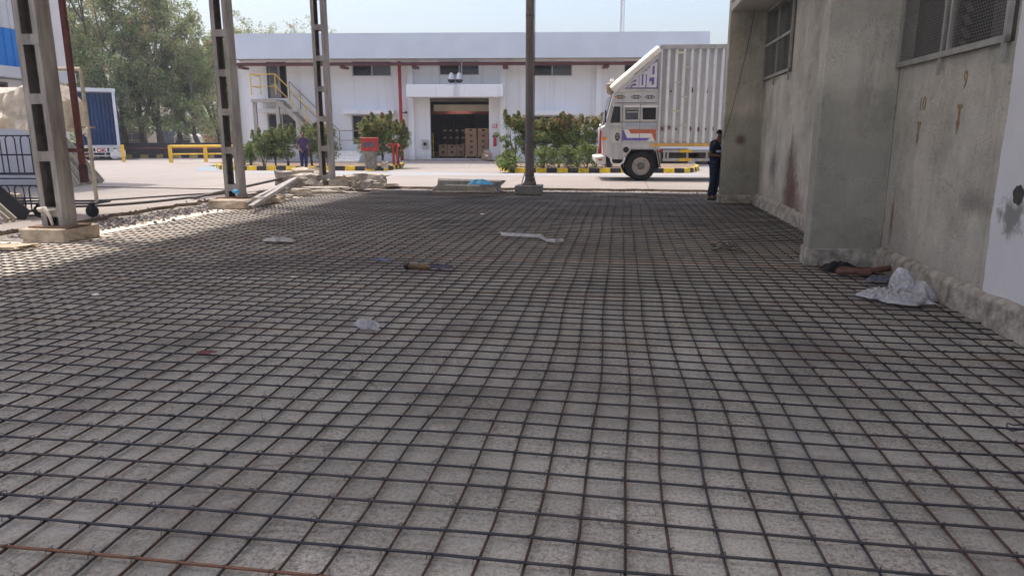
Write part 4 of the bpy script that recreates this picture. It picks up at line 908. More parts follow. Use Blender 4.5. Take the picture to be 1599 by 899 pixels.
def crumple(name, m_, rx, ry, h, seed, n=22, sharp=1.0, cone=0.0, label=None, cat=None, rag=.35, raw=False):
    """a crumpled sheet or bag lying on z=0"""
    vs = []; fs = []; S_ = seed * 7.3
    for j in range(n + 1):
        for i in range(n + 1):
            x, y = i / n * 2 - 1, j / n * 2 - 1; r_ = math.hypot(x, y); an = math.atan2(y, x)
            sq = max(abs(x), abs(y)); k = (sq / r_ if r_ > 1e-6 else 1)
            x, y = x * k, y * k; r_ = min(1, math.hypot(x, y))
            edge = 1 + rag * noise.noise(Vector((math.cos(an) * 1.6, math.sin(an) * 1.6, S_)))
            p = Vector((x * 2.2, y * 2.2, S_)); rid = 1 - abs(noise.noise(p) * 1.9); rid2 = 1 - abs(noise.noise(p * 2.3) * 1.9)
            wv = noise.noise_vector(p * .9) * .5; q_ = p + wv
            f1 = 1 - abs(noise.noise(Vector((q_.x * 1.1, q_.y * 2.1, S_)))) * 2.2; f2 = 1 - abs(noise.noise(q_ * 2.6)) * 2.0; f3 = noise.noise(q_ * 5.5)
            z = h * max(0, 1 - r_ ** 3) * (.22 + .42 * max(0, f1) ** 2 + .26 * max(0, f2) ** 2 + .12 * f3 + cone * max(0, 1 - r_ * 2)) + .006
            w_ = noise.noise_vector(p * 1.3) * .12
            vs.append(((x * edge + w_.x) * rx, (y * edge + w_.y) * ry, max(z, .004)))
    for j in range(n):
        for i in range(n): a = j * (n + 1) + i; fs.append((a, a + 1, a + n + 2, a + n + 1))
    mm = M(); mm.add(vs, fs)
    if raw: return mm
    o = mm.build(name, m_, smooth=True)
    if label: tag(o, label, cat)
    return o
place(crumple('rag_bundle', mat('dirty_cloth', (.42, .36, .28), .95, 0, .3, 8), .24, .18, .26, 3, label='pale rag bundle lying on top of the loose carton outside the door', cat='rag'), W_(P(760, 240, -.5)[0], -.5, FLOOR + .33))
for i, (x, y, lb) in enumerate(((768, 252, 'left small rubble bit on the ground outside the door'), (775, 253, 'right small rubble bit on the ground outside the door'))):
    d = ray(x, y); p = Vector((0, 0, EYE)) + d * ((FO.y - .9) / d.y); p.z = FLOOR - .08; place(tag(rock(60 + i, .35, .25, .16).build('rubble_bit', CHUNK), lb, 'rubble', 'rubble bits by the door'), p)

# ------------------------------------------------------------------ the silver lorry
TK = Frame(G(1001, 282.6, RZ), R(4.0)); TB = Vector((TK.o.x, TK.o.y, 0))
truck = thing('box_truck', 'silver box truck with the number 3019 on its purple wind deflector', 'truck', TB, -TK.ang)
def T(x, y, v=0.0): return TK.pt(x, y, v)
def tp(*pp): return [T(x, y) for x, y in pp]
WID = 2.4
# cab shell
cabp = tp((957.5, 145), (1030.5, 142), (1030.5, 232.5), (1024, 232.3), (985, 232.3), (973.5, 249), (954, 249), (946, 243), (940.5, 240), (939.5, 214), (938.5, 199.5), (944, 196))
m = M(); m.prism(cabp, 0, WID); cab = m.build('cab', SILVER, truck, bevel=.02)
def decal(name, pix, m_, parent, v=-.004, th=.003):
    q_ = [T(x, y) for x, y in pix]; mm = M(); mm.prism(q_, v - th, v); return mm.build(name, m_, parent)
decal('quarter_window', [(955.5, 166.5), (968.6, 166.5), (968.6, 191), (966, 192), (952.5, 192)], GLASS, cab, -.002)
m = M(); a_, b_ = T(961, 190), T(966, 168); m.box(a_[0], a_[0] + .05, -.012, -.006, a_[1], b_[1]); m.build('mirror_bracket', BLACK, cab)
for (xa, xb) in ((976.5, 997), (1003.5, 1024.6)):
    q_ = [T(xa - 1.6, 166), T(xb + 1.6, 166), T(xb + 1.6, 188.5), T(xa - 1.6, 188.5)]
    m = M(); m.wall(q_[0][0], q_[1][0], q_[2][1], q_[0][1], [(T(xa, 170)[0], T(xb, 170)[0], T(xa, 187)[1], T(xa, 168.5)[1])], -.02, -.001); w_ = m.build('cab_window', SILVER, cab)
    decal('pane', [(xa, 168.5), (xb, 168.5), (xb, 187), (xa, 187)], GLASS if xa > 1000 else GLASS2, w_)
    m = M(); m.box(q_[0][0] - .02, q_[1][0] + .02, -.09, -.022, T(xa, 167.6)[1], T(xa, 165)[1]); m.build('window_hood', PAPER, w_)
for yy in (170.5, 175): m = M(); a_, b_ = T(978, yy), T(996, yy); m.box(a_[0], b_[0], -.011, -.0075, a_[1] - .02, a_[1] + .01); m.build('louvre_bar', ALU, cab)
SEAM = mat('panel_seam', (.12, .115, .11), .7)
for pts in ([(972.5, 163), (972.5, 222)], [(1000.3, 163), (1000.3, 222)], [(1028, 163), (1028, 222)]):
    a_, b_ = T(*pts[0]), T(*pts[1]); m = M(); m.box(a_[0] - .008, a_[0] + .008, -.008, -.001, b_[1], a_[1]); m.build('door_seam', SEAM, cab)
for yy in (161, 191, 197.5, 201, 222.5): a_, b_ = T(948 if yy > 195 else 958, yy), T(1029.5, yy); m = M(); m.box(a_[0], b_[0], -.014, -.0085, a_[1] - .01, a_[1] + .01); m.build('trim_line', SEAM if yy in (191, 161) else ALU, cab)
BST = mat('pale_blue_stripe', (.36, .42, .55), .5, 0, .1, 3)
for (xa, xb) in ((976, 998.5), (1001.5, 1026.5)): decal('blue_stripe', [(xa, 193.5), (xb, 193.5), (xb, 196.8), (xa, 196.8)], BST, cab)
decal('white_panel', [(976, 202.8), (1025.5, 202.8), (1025.5, 220.3), (974, 220.3), (974, 202.8)], PAPER, cab, -.002)
decal('red_stripe', [(981, 202.3), (1025.8, 202.3), (1025.8, 220), (1022, 220), (1017.5, 208.5), (985, 208.5)], ORANGE, cab, -.006)
decal('purple_stripe', [(972, 203), (974, 203), (979, 215.5), (1015, 215.5), (1010, 219.7), (971.5, 219.7)], PURPLE, cab, -.006)
for (cx, left) in ((968.6, True), (993.5, False), (1014.7, False)):
    d8 = [(cx - 9, 151.8), (cx - 4, 148.8), (cx + 4, 148.8), (cx + 9, 151.8), (cx + 4, 154.6), (cx - 4, 154.6)]
    decal('diamond_mark', d8, SEAM, cab)
    for k_ in (-5, 0, 5): decal('diamond_mark', [(cx + k_ - 2.2, 151.8), (cx + k_, 150.2), (cx + k_ + 2.2, 151.8), (cx + k_, 153.4)], AMBER if left and k_ < 0 else SILVERD, cab, -.008)
cx, cz = T(964, 213.7); m = M(); n_ = 20; m.prism([(cx + math.cos(i * 2 * math.pi / n_) * .085, cz + math.sin(i * 2 * math.pi / n_) * .14) for i in range(n_)], -.008, -.002); vt = m.build('side_vent', BLACK, cab)
for k_ in (-.05, .02, .08): m = M(); m.box(cx - .055, cx + .055, -.014, -.009, cz + k_ - .012, cz + k_ + .006); m.build('vent_slat', SILVERD, vt)
decal('indicator_lamp', [(940, 214.4), (947, 214), (947, 218.5), (940, 218.8)], AMBER, cab, -.001, .03)
decal('locker_panel', [(954.5, 223.5), (972, 223.5), (972.5, 248), (956, 248)], SILVERD, cab, -.001, .012)
cx, cz = T(977.6, 234); m = M(); m.lathe([(.09, -.03), (.1, -.02), (.1, -.002)], (cx, 0, cz), 'y', 16); m.build('filler_cap', BLACK, cab)
m = M(); st_ = [T(953.5, 246), T(954.5, 253), T(958, 257), T(968, 257), T(973, 253), T(975.5, 246)]; m.tube([(p[0], -.05, p[1]) for p in st_], .03, 8); m.build('footstep', PAPER, cab)
decal('step_recess', [(956, 249), (973, 249), (972, 255), (957, 255)], BLACK, cab, .1, .05)
arch = tp((973.5, 250), (985.5, 233.5), (1023.5, 233.5), (1029.5, 262), (1031, 262), (1031, 232.4), (1024, 231.2), (984.5, 231.2), (971.8, 249)); m = M(); m.prism(arch, -.03, .02); m.build('wheel_arch', SILVERD, cab)
m = M(); m.prism(tp((975, 249), (986, 234), (1023, 234), (1030, 262), (1028, 268), (975, 262)), .25, .55); m.build('wheel_well', BLACK, cab)
# front: windscreen edge, bumper, tassel
m = M(); ws = tp((956.3, 148), (944.2, 194), (943.2, 194), (955.3, 148)); m.prism(ws, .12, WID - .12); m.build('windscreen', GLASS, cab)
m = M(); a_, b_ = T(954.5, 163), T(945, 196); m.tube([(a_[0] - .1, -.03, a_[1]), (b_[0] - .12, -.03, b_[1])], .012, 5); m.tube([(T(959, 160)[0], -.03, T(959, 160)[1]), (T(951, 196)[0], -.03, T(951, 196)[1])], .014, 5); m.build('mirror_stay', ALU, cab)
m = M(); a_ = T(949, 172); m.box(a_[0] - .1, a_[0] - .05, -.2, -.03, a_[1] - .42, a_[1]); m.build('wing_mirror', BLACK, cab, bevel=.015)
m = M(); m.prism(tp((928.5, 244.5), (946, 242.5), (946, 257), (934, 257.5), (929.5, 252)), -.02, WID + .02); bp_ = m.build('bumper', SILVER2, truck, bevel=.03)
decal('red_mark', [(933.5, 248.6), (940.5, 248.4), (940.5, 250.8), (935, 251)], RED, bp_, -.023)
m = M(); m.prism(tp((946, 243), (954, 243), (954, 262), (948, 262)), .12, WID - .12); m.build('chassis_front', BLACK, truck)
m = M(); a_, b_ = T(937.5, 196), T(932, 243); m.tube([(a_[0], -.06, a_[1]), (b_[0], -.06, b_[1])], .02, 6); m.lathe([(.0, .06), (.05, 0), (0, -.06)], (a_[0], -.06, a_[1]), 'z', 10); fp = m.build('flag_pole', ALU, truck)
fl = [T(936.5, 200), T(939.5, 206), T(939, 225), T(939.5, 240), T(934, 241), T(935.5, 222)]; m = M(); m.prism([(p[0], p[1]) for p in fl], -.085, -.045); m.build('red_tassel', RED, fp, bevel=.015)
# wind deflector
m = M(); m.prism(tp((960, 144.6), (1031, 82.8), (1031, 141.9)), .01, WID - .01); df = m.build('wind_deflector', SILVER2, truck)
decal('purple_panel', [(975, 139), (1026.8, 92.5), (1028, 93), (1028, 138), (1027, 139)], PURPLE, df, -.002)
tri = [(977.5, 138.2), (1027, 94), (1027, 138.2)]
for i in range(3):
    (xa, ya), (xb, yb) = tri[i], tri[(i + 1) % 3]; a_, b_ = T(xa, ya), T(xb, yb); m = M(); m.bar((a_[0], -.012, a_[1]), (b_[0], -.012, b_[1]), .01, .02, up=(0, -1, 0)); m.build('panel_border', SILVERD, df)
LET = mat('number_paint', (.66, .64, .66), .5, 0, .08, 4)
DIG = {'3': [(0, 1, .82, 1), (0, 1, .42, .58), (0, 1, 0, .18), (.62, 1, .17, .83)], '0': [(0, .36, 0, 1), (.64, 1, 0, 1), (.3, .7, .86, 1), (.3, .7, 0, .14)],
       '1': [(.3, 1, 0, 1), (0, .35, .74, .9)], '9': [(0, .36, .42, 1), (.64, 1, 0, 1), (.3, .7, .88, 1), (.3, .7, .42, .53), (0, .7, 0, .11), (0, .3, .1, .26)]}
for ch, xa, xb, yl, yr in (('3', 987.5, 997.2, 124, 119), ('0', 998.8, 1007.6, 115.5, 110.5), ('1', 1008.8, 1013.4, 109, 105), ('9', 1015, 1025.2, 101, 96.5)):
    (u0, zl_), (u1, z0) = T(xa, yl), T(xb, 136.8); zr_ = T(xb, yr)[1]; m = M()
    for k_, (fa, fb, ga, gb) in enumerate(DIG[ch]):
        def dp(fx, fz): top = zl_ + (zr_ - zl_) * fx; return (u0 + (u1 - u0) * fx, z0 + (top - z0) * fz)
        m.prism([dp(fa, ga), dp(fb, ga), dp(fb, gb), dp(fa, gb)], -.010 - k_ * .0006, -.006)
    m.build('number', LET, df)
decal('speed_lines', [(978, 137), (985, 130), (987.5, 130), (987, 133), (983, 133.4), (986, 134.6), (984, 137)], LET, df, -.006)
rl = []; (ua, za), (ub, zb) = T(955.5, 140), T(1031, 76)
m = M(); dr_ = Vector((ub - ua, 0, zb - za)); ln_ = dr_.length; dn = dr_.normalized(); nn = Vector((-dn.z, 0, dn.x))
K = 12; prof = []
for i in range(K + 1):
    t_ = math.pi * i / K; prof.append((math.cos(t_) * .17, math.sin(t_) * .17))
for vv in (-.02, WID + .02):
    pass
vs = []; fs = []
# a padded sheet rolled over the deflector's sloping edge
ring = []
for (h_, v_) in [(-.10, -.03), (.05, -.045), (.13, .02), (.15, .2), (.15, WID - .2), (.13, WID - .02), (.05, WID + .045), (-.10, WID + .03)]: ring.append((h_, v_))
for e_ in (0, 1):
    for (h_, v_) in ring: p = Vector((ua, 0, za)) + dr_ * e_ + nn * h_; vs.append((p.x, v_, p.z))
n_ = len(ring); fs = [(i, (i + 1) % n_, n_ + (i + 1) % n_, n_ + i) for i in range(n_)] + [tuple(range(n_))[::-1], tuple(range(n_, 2 * n_))]
m.add(vs, fs); m.build('padded_roll', CREAM, df, bevel=.03, seg=2)
u, z = T(953.5, 137); m = M(); m.lathe([(.05, -.22), (.12, -.16), (.15, .0), (.15, .12), (.08, .16)], (u, .2, z), 'z', 12); m.lathe([(.03, .17), (.07, .2), (.05, .3)], (u + .05, .2, z), 'z', 8, 1); m.build('roof_lamp', [mat('lamp_brown', (.3, .24, .18), .5), PAPER], df)
# container with pressed ribs
(cu0, cz1), (_, cz0) = T(1031.2, 72.5), T(1031.2, 228.4); LEN = 7.2; cu1 = cu0 + LEN
m = M(); m.box(cu0, cu1, .075, WID - .075, cz0, cz1); ct = m.build('container', SILVERD, truck)
prs = []; u = cu0; k = 0; pitch = .253
while u < cu1 - .2:
    prs += [(u, 0.06), (u + .03, -.015), (u + .075, -.015), (u + .105, .06)]; u += pitch
prs.append((cu1, .06))
def corr(y_off, flip):
    mm = M(); zs = [cz0 + .02, cz1 - .42, cz1 - .06]; vs = []
    for zz in (cz0 + .1, cz1 - .09): vs += [(p[0], (p[1] if not flip else WID - p[1]), zz) for p in prs]
    n__ = len(prs); mm.add(vs, [(i, i + 1, n__ + i + 1, n__ + i) for i in range(n__ - 1)]); mm.mi = [1 if i % 4 < 3 else 0 for i in range(n__ - 1)]; return mm
RIBM = mat('rib_pale_paint', (.75, .75, .75), .5, 0, .08, 3)  # ribs paler than the flat panels between them
for fl_ in (False, True): corr(0, fl_).build('side_sheet', [mat('container_panel', (.45, .455, .46), .55, .1, .2, 2.2, .1, 8, streak=True), RIBM], ct)
m = M(); m.box(cu0 - .02, cu1, -.02, .06, cz1 - .09, cz1 + .02); m.box(cu0 - .02, cu1, WID - .06, WID + .02, cz1 - .09, cz1 + .02); m.box(cu0 - .02, cu0 + .05, -.018, .06, cz0 + .1, cz1 - .091); m.build('top_rail', SILVERD, ct)
m = M(); m.box(cu0 - .2, cu1, -.03, .05, cz0 - .01, cz0 + .09); m.box(cu0 - .2, cu1, WID - .05, WID + .03, cz0 - .01, cz0 + .09); m.build('floor_rail', mat('ochre_rail', (.62, .38, .1), .6, 0, .2, 4), ct)
for (xa, xb, yy) in ((1056.8, 1068, 83), (1065.8, 1078, 106), (1054, 1065.8, 129), (1063, 1075, 151.5), (1051, 1063, 173.5), (1062, 1073.5, 195.7), (1049, 1062, 218)):
    a_, b_ = T(xa, yy), T(xb, yy); m = M(); m.tube([(a_[0], 0, a_[1]), (a_[0], -.07, a_[1]), (b_[0], -.07, b_[1]), (b_[0], 0, b_[1])], .02, 6); m.build('rung', mat('rung_cream', (.6, .53, .4), .6, 0, .15, 5), ct)
m = M(); rr = random.Random(4)
for (x, y, w_, h_) in ((1034.5, 201, 1.6, 3.4), (1045, 199.5, 1.3, 3), (1056, 202, 1.2, 1.6), (1077.5, 201, 2, 4.2), (1090.5, 202, 2, 3), (1101.5, 202, 1.6, 2.6), (1112.5, 201, 2, 3.6), (1081, 140.5, 1.2, 4.5), (1104.5, 143, 1, 2), (1115, 143, 1.1, 2), (1048, 143, 1, 1.6)):
    c_ = T(x, y); n_ = 9
    m.prism([(c_[0] + math.cos(i * 2 * math.pi / n_) * w_ / 43 * rr.uniform(.6, 1.3), c_[1] + math.sin(i * 2 * math.pi / n_) * h_ / 43 * rr.uniform(.6, 1.2)) for i in range(n_)], -.004, .062)
m.build('rust_patches', RUST, ct)
m = M(); m.prism([(p[0], p[1]) for p in ((cu0 + .02, cz1 + .02), (cu1, cz1 + .02), (cu1, cz1 + .05), (cu0 + .02, cz1 + .05))], 0, WID); m.build('roof', SILVERD, ct)
# running gear
def wheel(u, v, sgn):
    c = T(1000.8, 259.6); zc = c[1]; rt = zc - RZ + .005; w = M(); d = .28 * sgn
    w.lathe([(rt * .57, v + .09 * sgn), (rt * .60, v), (rt * .86, v - .0), (rt * .96, v + .02 * sgn), (rt, v + .06 * sgn), (rt, v + d - .06 * sgn), (rt * .96, v + d - .02 * sgn), (rt * .6, v + d), (rt * .57, v + d - .08 * sgn)], (u, 0, zc), 'y', 40)
    t_ = w.build('wheel', RUBBER, truck, smooth=True)
    r2 = M(); r2.lathe([(rt * .58, v + .02 * sgn), (rt * .6, v - .012 * sgn), (rt * .55, v - .012 * sgn), (rt * .48, v + .05 * sgn), (rt * .3, v + .07 * sgn), (rt * .28, v + .02 * sgn)], (u, 0, zc), 'y', 28); r2.build('rim', mat('rim_grey', (.34, .315, .285), .6, .2, .25, 8), t_)
    h_ = M(); h_.lathe([(rt * .20, v + .03 * sgn), (rt * .19, v - .03 * sgn), (rt * .1, v - .05 * sgn)], (u, 0, zc), 'y', 18); h_.build('hub', SEAM, t_)
    b_ = M()
    for i in range(10): an = i * .628; b_.lathe([(.017, v - .005 * sgn), (.017, v + .05 * sgn)], (u + math.cos(an) * rt * .36, 0, zc + math.sin(an) * rt * .36), 'y', 6)
    b_.build('wheel_nuts', STEEL, t_)
    for i in range(8):
        an = i * .785; hh = M(); hh.lathe([(.05, v + .045 * sgn), (.05, v + .06 * sgn)], (u + math.cos(an) * rt * .43, 0, zc + math.sin(an) * rt * .43), 'y', 8); hh.build('hand_hole', BLACK, t_)
uw = T(1000.8, 260)[0]
for u in (uw, uw + 5.4): wheel(u, .03, 1); wheel(u, WID - .03, -1)
m = M(); m.box(uw - 1.2, cu1 - .2, .75, .87, .75, 1.0); m.box(uw - 1.2, cu1 - .2, WID - .87, WID - .75, .75, 1.0); m.box(uw - .08, uw + .08, .3, WID - .3, .5, .65); m.box(uw + 5.32, uw + 5.48, .3, WID - .3, .5, .65); m.build('chassis', BLACK, truck)
m = M(); m.box(cu0 + .1, cu0 + 1.2, .5, 1.1, .65, 1.15); m.box(cu0 + 1.5, cu0 + 3.0, .45, .95, .62, 1.12); m.box(cu0 + .2, cu0 + 3.4, 1.45, 1.9, .7, 1.1); m.build('fuel_tank', SEAM, truck, bevel=.05)
gz = [T(1060, 236)[1], T(1060, 249.5)[1]]; ga, gb = T(1035, 240)[0], cu1 - 2.6
m = M()
for z in gz: m.box(ga, gb, -.0, .05, z - .045, z + .045)
sg = m.build('side_guard', SILVERD, truck)
for x in (1037.5, 1043, 1073.5, 1104, 1117): u = T(x, 240)[0]; m = M(); m.box(u - .03, u + .03, .006, .045, gz[1] + .046, gz[0] - .046); m.build('upright', SILVERD, sg)
for z in gz: a_, b_ = T(1061, 240)[0], T(1080, 240)[0]; m = M(); m.box(a_, b_, -.004, .054, z - .05, z + .05); m.build('yellow_section', YEL, sg)
u, z = T(1031, 236); m = M(); m.lathe([(.03, -.06), (.06, -.04), (.06, 0)], (u, 0, z), 'y', 12); m.build('marker_lamp', RED, sg)
m = M(); m.bar((T(1026, 234)[0], .1, T(1026, 234)[1]), (T(1030.5, 262)[0], .1, T(1030.5, 262)[1]), .5, .02, up=(1, 0, 0)); m.build('mud_flap', RUBBER, truck)

# ------------------------------------------------------------------ people
def person(label, loc, rz, J, top, legs, shoe, stripe=None, pattern=None):
    """J: joint name -> point (facing -y, feet at z=0)"""
    root = thing('person', label, 'person', loc, rz)
    V, E, Rr, ix = [], [], [], {}
    def add(n, p, r, par=None):
        ix[n] = len(V); V.append(Vector(p)); Rr.append(r)
        if par: E.append((ix[par], ix[n]))
    def lerp(a, b, t): return Vector(J[a]).lerp(Vector(J[b]), t)
    add('pelvis', J['pelvis'], (.145, .105)); add('spine', J['spine'], (.13, .10), 'pelvis'); add('chest', J['chest'], (.15, .11), 'spine'); add('neck0', J['neck'], .06, 'chest')
    add('neck1', lerp('neck', 'head', .4), .052, 'neck0'); add('jaw', lerp('neck', 'head', .75), .07, 'neck1'); add('head', J['head'], (.078, .09), 'jaw'); add('crown', J['crown'], .065, 'head'); add('nose', J['nose'], .013, 'head')
    for s in 'LR':
        add('sh' + s, J['sh' + s], .055, 'chest'); add('el' + s, J['el' + s], .040, 'sh' + s); add('fa' + s, lerp('el' + s, 'wr' + s, .35), .040, 'el' + s); add('wr' + s, J['wr' + s], .027, 'fa' + s)
        h = Vector(J['wr' + s]); d = (h - Vector(J['el' + s])).normalized(); sd = d.cross(Vector((0, 1, 0.2))).normalized(); nn = sd.cross(d)
        add('pa' + s, h + d * .07, (.038, .018), 'wr' + s)
        for f_, (o_, l_) in enumerate(((-.03, .065), (-.01, .08), (.01, .075), (.03, .055))):
            b = h + d * .095 + sd * o_; add(f'f{s}{f_}a', b, .010, 'pa' + s); add(f'f{s}{f_}b', b + d * l_ * .6 + nn * .012, .008, f'f{s}{f_}a'); add(f'f{s}{f_}c', b + d * l_ + nn * .035, .007, f'f{s}{f_}b')
        b = h + d * .04; add('th' + s, b - sd * .04, .011, 'pa' + s); add('tt' + s, b - sd * .055 + d * .045 + nn * .02, .009, 'th' + s)
        add('hip' + s, J['hip' + s], .088, 'pelvis'); add('kn' + s, J['kn' + s], .058, 'hip' + s); add('ca' + s, lerp('kn' + s, 'an' + s, .3), .056, 'kn' + s); add('an' + s, J['an' + s], .038, 'ca' + s); add('to' + s, J['to' + s], .03, 'an' + s)
    skin(V, E, Rr, 1).build('body', SKIN, root, smooth=True)
    def sub(names, edges, radii, name, m_):
        vv = [V[ix[n]] if isinstance(n, str) else n for n in names]; return skin(vv, edges, radii, 2).build(name, m_, root, smooth=True)
    hem = Vector(J['pelvis']) + Vector((0, 0, -.06)); sl = [Vector(J['sh' + s]).lerp(Vector(J['el' + s]), .75) for s in 'LR']
    sub([hem, 'pelvis', 'spine', 'chest', 'neck0', 'shL', sl[0], 'shR', sl[1]], [(0, 1), (1, 2), (2, 3), (3, 4), (3, 5), (5, 6), (3, 7), (7, 8)], [(.158, .13), (.172, .14), (.168, .138), (.175, .14), (.07, .07), (.078, .078), (.062, .062), (.078, .078), (.062, .062)], 'shirt', top)
    ce = [Vector(J['an' + s]) + Vector((0, 0, .01)) for s in 'LR']
    sub(['pelvis', 'hipL', 'knL', ce[0], 'hipR', 'knR', ce[1]], [(0, 1), (1, 2), (2, 3), (0, 4), (4, 5), (5, 6)], [(.122, .122), (.108, .108), (.082, .082), (.062, .062), (.108, .108), (.082, .082), (.062, .062)], 'trousers', legs)
    for s in 'LR':
        a, t_ = Vector(J['an' + s]), Vector(J['to' + s]); heel = a + (a - t_).normalized() * .05; heel.z = .045; toe = t_ + (t_ - a).normalized() * .04; toe.z = .04
        skin([heel, (heel + toe) / 2 + Vector((0, 0, .01)), toe], [(0, 1), (1, 2)], [(.042, .042), (.046, .042), (.04, .032)], 1).build('shoe', shoe, root, smooth=True)
    hd, cr = Vector(J['head']), Vector(J['crown']); fw = (Vector(J['nose']) - hd).normalized()
    hh = skin([hd - fw * .035 + Vector((0, 0, -.02)), hd - fw * .03 + Vector((0, 0, .05)), cr + Vector((0, 0, .015)) - fw * .005, cr + fw * .055 + Vector((0, 0, .0))], [(0, 1), (1, 2), (2, 3)], [(.082, .075), (.094, .09), (.078, .075), (.05, .04)], 1); hh.build('hair', HAIR, root, smooth=True)
    sd = fw.cross(Vector((0, 0, 1))).normalized()
    for s in (-1, 1):
        m = M(); m.lathe([(.0, -.011), (.009, -.006), (.009, .006), (0, .011)], hd + fw * .088 + sd * s * .032 + Vector((0, 0, .012)), 'z', 8); m.build('eye', BLACK, root)
        m = M(); m.lathe([(.006, -.03), (.018, -.015), (.02, .012), (.006, .03)], hd + sd * s * .082 - fw * .005, 'z', 8); m.build('ear', SKIN, root, smooth=True)
    m = M(); c = hd + fw * .083 + Vector((0, 0, -.055)); m.bar(c - sd * .022, c + sd * .022, .01, .008); m.build('mouth', mat('lips', (.14, .05, .045), .6), root)
    return root
J1 = dict(pelvis=(0, 0, .93), spine=(0, .0, 1.10), chest=(0, 0, 1.28), neck=(0, -.01, 1.44), head=(0.01, -.05, 1.585), crown=(0.01, -.04, 1.645), nose=(.025, -.155, 1.565),
          shL=(.17, 0, 1.37), elL=(.23, .04, 1.10), wrL=(.21, -.06, .87), shR=(-.17, 0, 1.37), elR=(-.22, -.02, 1.1), wrR=(-.10, -.2, .93),
          hipL=(.085, 0, .86), knL=(.09, -.07, .48), anL=(.08, -.03, .09), toL=(.1, -.17, .04), hipR=(-.085, 0, .86), knR=(-.08, -.02, .48), anR=(-.075, .1, .10), toR=(-.09, -.03, .04))
person('person in a navy patterned shirt and navy trousers walking past the striped kerb', G(475.5, 268.6, RZ), R(18), J1, NAVYP, NAVY, BLACK)
J2 = dict(pelvis=(0, .02, .95), spine=(0, .04, 1.12), chest=(0, .02, 1.31), neck=(0, -.03, 1.46), head=(0, -.075, 1.575), crown=(0, -.06, 1.64), nose=(0, -.18, 1.54),
          shL=(.17, .02, 1.38), elL=(.21, .06, 1.10), wrL=(.13, -.17, 1.10), shR=(-.17, .02, 1.38), elR=(-.21, .05, 1.10), wrR=(-.12, -.18, 1.08),
          hipL=(.085, 0.02, .87), knL=(.09, .0, .48), anL=(.09, .05, .09), toL=(.1, -.1, .04), hipR=(-.085, 0.02, .87), knR=(-.09, .01, .48), anR=(-.085, .09, .09), toR=(-.1, -.06, .04))
p2 = person('person in dark clothes with a pale shirt front half hidden behind the far wall fin', G(1114.5, 313.5, 0.05), R(48), J2, NAVYD, NAVYD, BLACK)
p2.scale = (1.0, 1.0, 1.0)
m = skin([(.06, -.13, 1.36), (.0, -.15, 1.28), (-.06, -.13, 1.36)], [(0, 1), (1, 2)], [(.055, .03)] * 3, 1); m.build('shirt_front', LBLUE, p2, smooth=True)
m = skin([(-.15, -.05, 1.185), (-.07, -.115, 1.18), (.07, -.115, 1.18), (.15, -.05, 1.185)], [(0, 1), (1, 2), (2, 3)], [(.03, .035)] * 4, 1); m.build('shirt_stripe', LBLUE, p2, smooth=True)

# ------------------------------------------------------------------ rubble and loose things beyond the mat
G_R = 'broken concrete round the farthest post'
ch = [(444, 292, .45, .3, .5, 'thin upright concrete flake left of the rubble heap'), (466, 297, .6, .45, .5, 'large broken concrete block at the left of the heap'), (484, 297, .75, .5, .5, 'big broken concrete block in the middle of the heap, left of the post'),
      (484, 284, .85, .5, .5, 'dark tilted slab lying on top of the heap behind the walker\'s feet'), (500, 290, .4, .35, .5, 'squarish broken block touching the left side of the farthest post'), (528, 294, .45, .35, .3, 'flat broken piece just right of the farthest post'),
      (540, 291, .5, .3, .35, 'jagged pale piece right of the farthest post'), (550, 293, .35, .3, .4, 'upright pale lump in the row right of the post'), (562, 294, .4, .3, .2, 'small dark lump left of the table shaped slab'),
      (577, 289, .95, .5, .42, 'flat topped pale slab at the right end of the rubble row'), (574, 295, .3, .25, .25, 'round lump leaning under the flat topped slab'), (603, 291.5, .55, .22, .1, 'thin flat flake at the far right of the rubble row'),
      (460, 305, 1.0, .35, .22, 'long flat block at the front edge of the heap'), (505, 301, 1.3, .4, .2, 'long low block at the foot of the farthest post'), (437, 311, .7, .35, .16, 'low earthy block at the left end of the heap edge'),
      (420, 317, .5, .3, .15, 'small earthy clod between the middle post and the rubble heap')]
for i, (x, y, a, b, c, lb) in enumerate(ch):
    z0 = 0.01 if y > 296 else RZ; o = rock(100 + i * 3, a * 1.1, b * 1.0, c * .78, 2, .36).build('concrete_chunk', CHUNK if i % 4 != 3 else CONC); place(tag(o, lb, 'rubble', G_R), G(x, y, z0), rnd.uniform(-.5, .5))
for i in range(26):
    x = rnd.choice([rnd.uniform(520, 600), rnd.uniform(440, 520)]); y = rnd.uniform(289, 297); o = rock(200 + i, rnd.uniform(.12, .28), rnd.uniform(.1, .22), rnd.uniform(.08, .2), 1, .4).build('concrete_bit', CHUNK)
    place(tag(o, 'small loose concrete bit scattered among the bigger rubble round the farthest post', 'rubble', 'small rubble bits'), G(x, y, RZ if y < 295 else 0.01), rnd.uniform(0, 6))
def long_beam(pa, pb, za, zb, w_, h_, label, m_=STEEL, group='long steel lengths on the rubble'):
    a, b = G(*pa, za), G(*pb, zb); o = M(); d = b - a; L_ = d.length
    o.bar((0, 0, 0), (L_, 0, 0), w_, .012); o.bar((0, w_ / 2 - .006, -h_ / 2), (L_, w_ / 2 - .006, -h_ / 2), .012, h_); o.bar((0, -w_ / 2 + .006, -h_ / 2), (L_, -w_ / 2 + .006, -h_ / 2), .012, h_)
    q_ = o.build('steel_channel', m_); q_.location = a; q_.rotation_euler = d.to_track_quat('X', 'Z').to_euler(); return tag(q_, label, 'steel channel', group)
CHN = mat('dusty_steel', (.34, .32, .30), .7, .1, .2, 6)
long_beam((391, 321), (462, 277), .16, .42, .11, .06, 'front grey steel channel lying slantwise up onto the rubble heap', CHN)
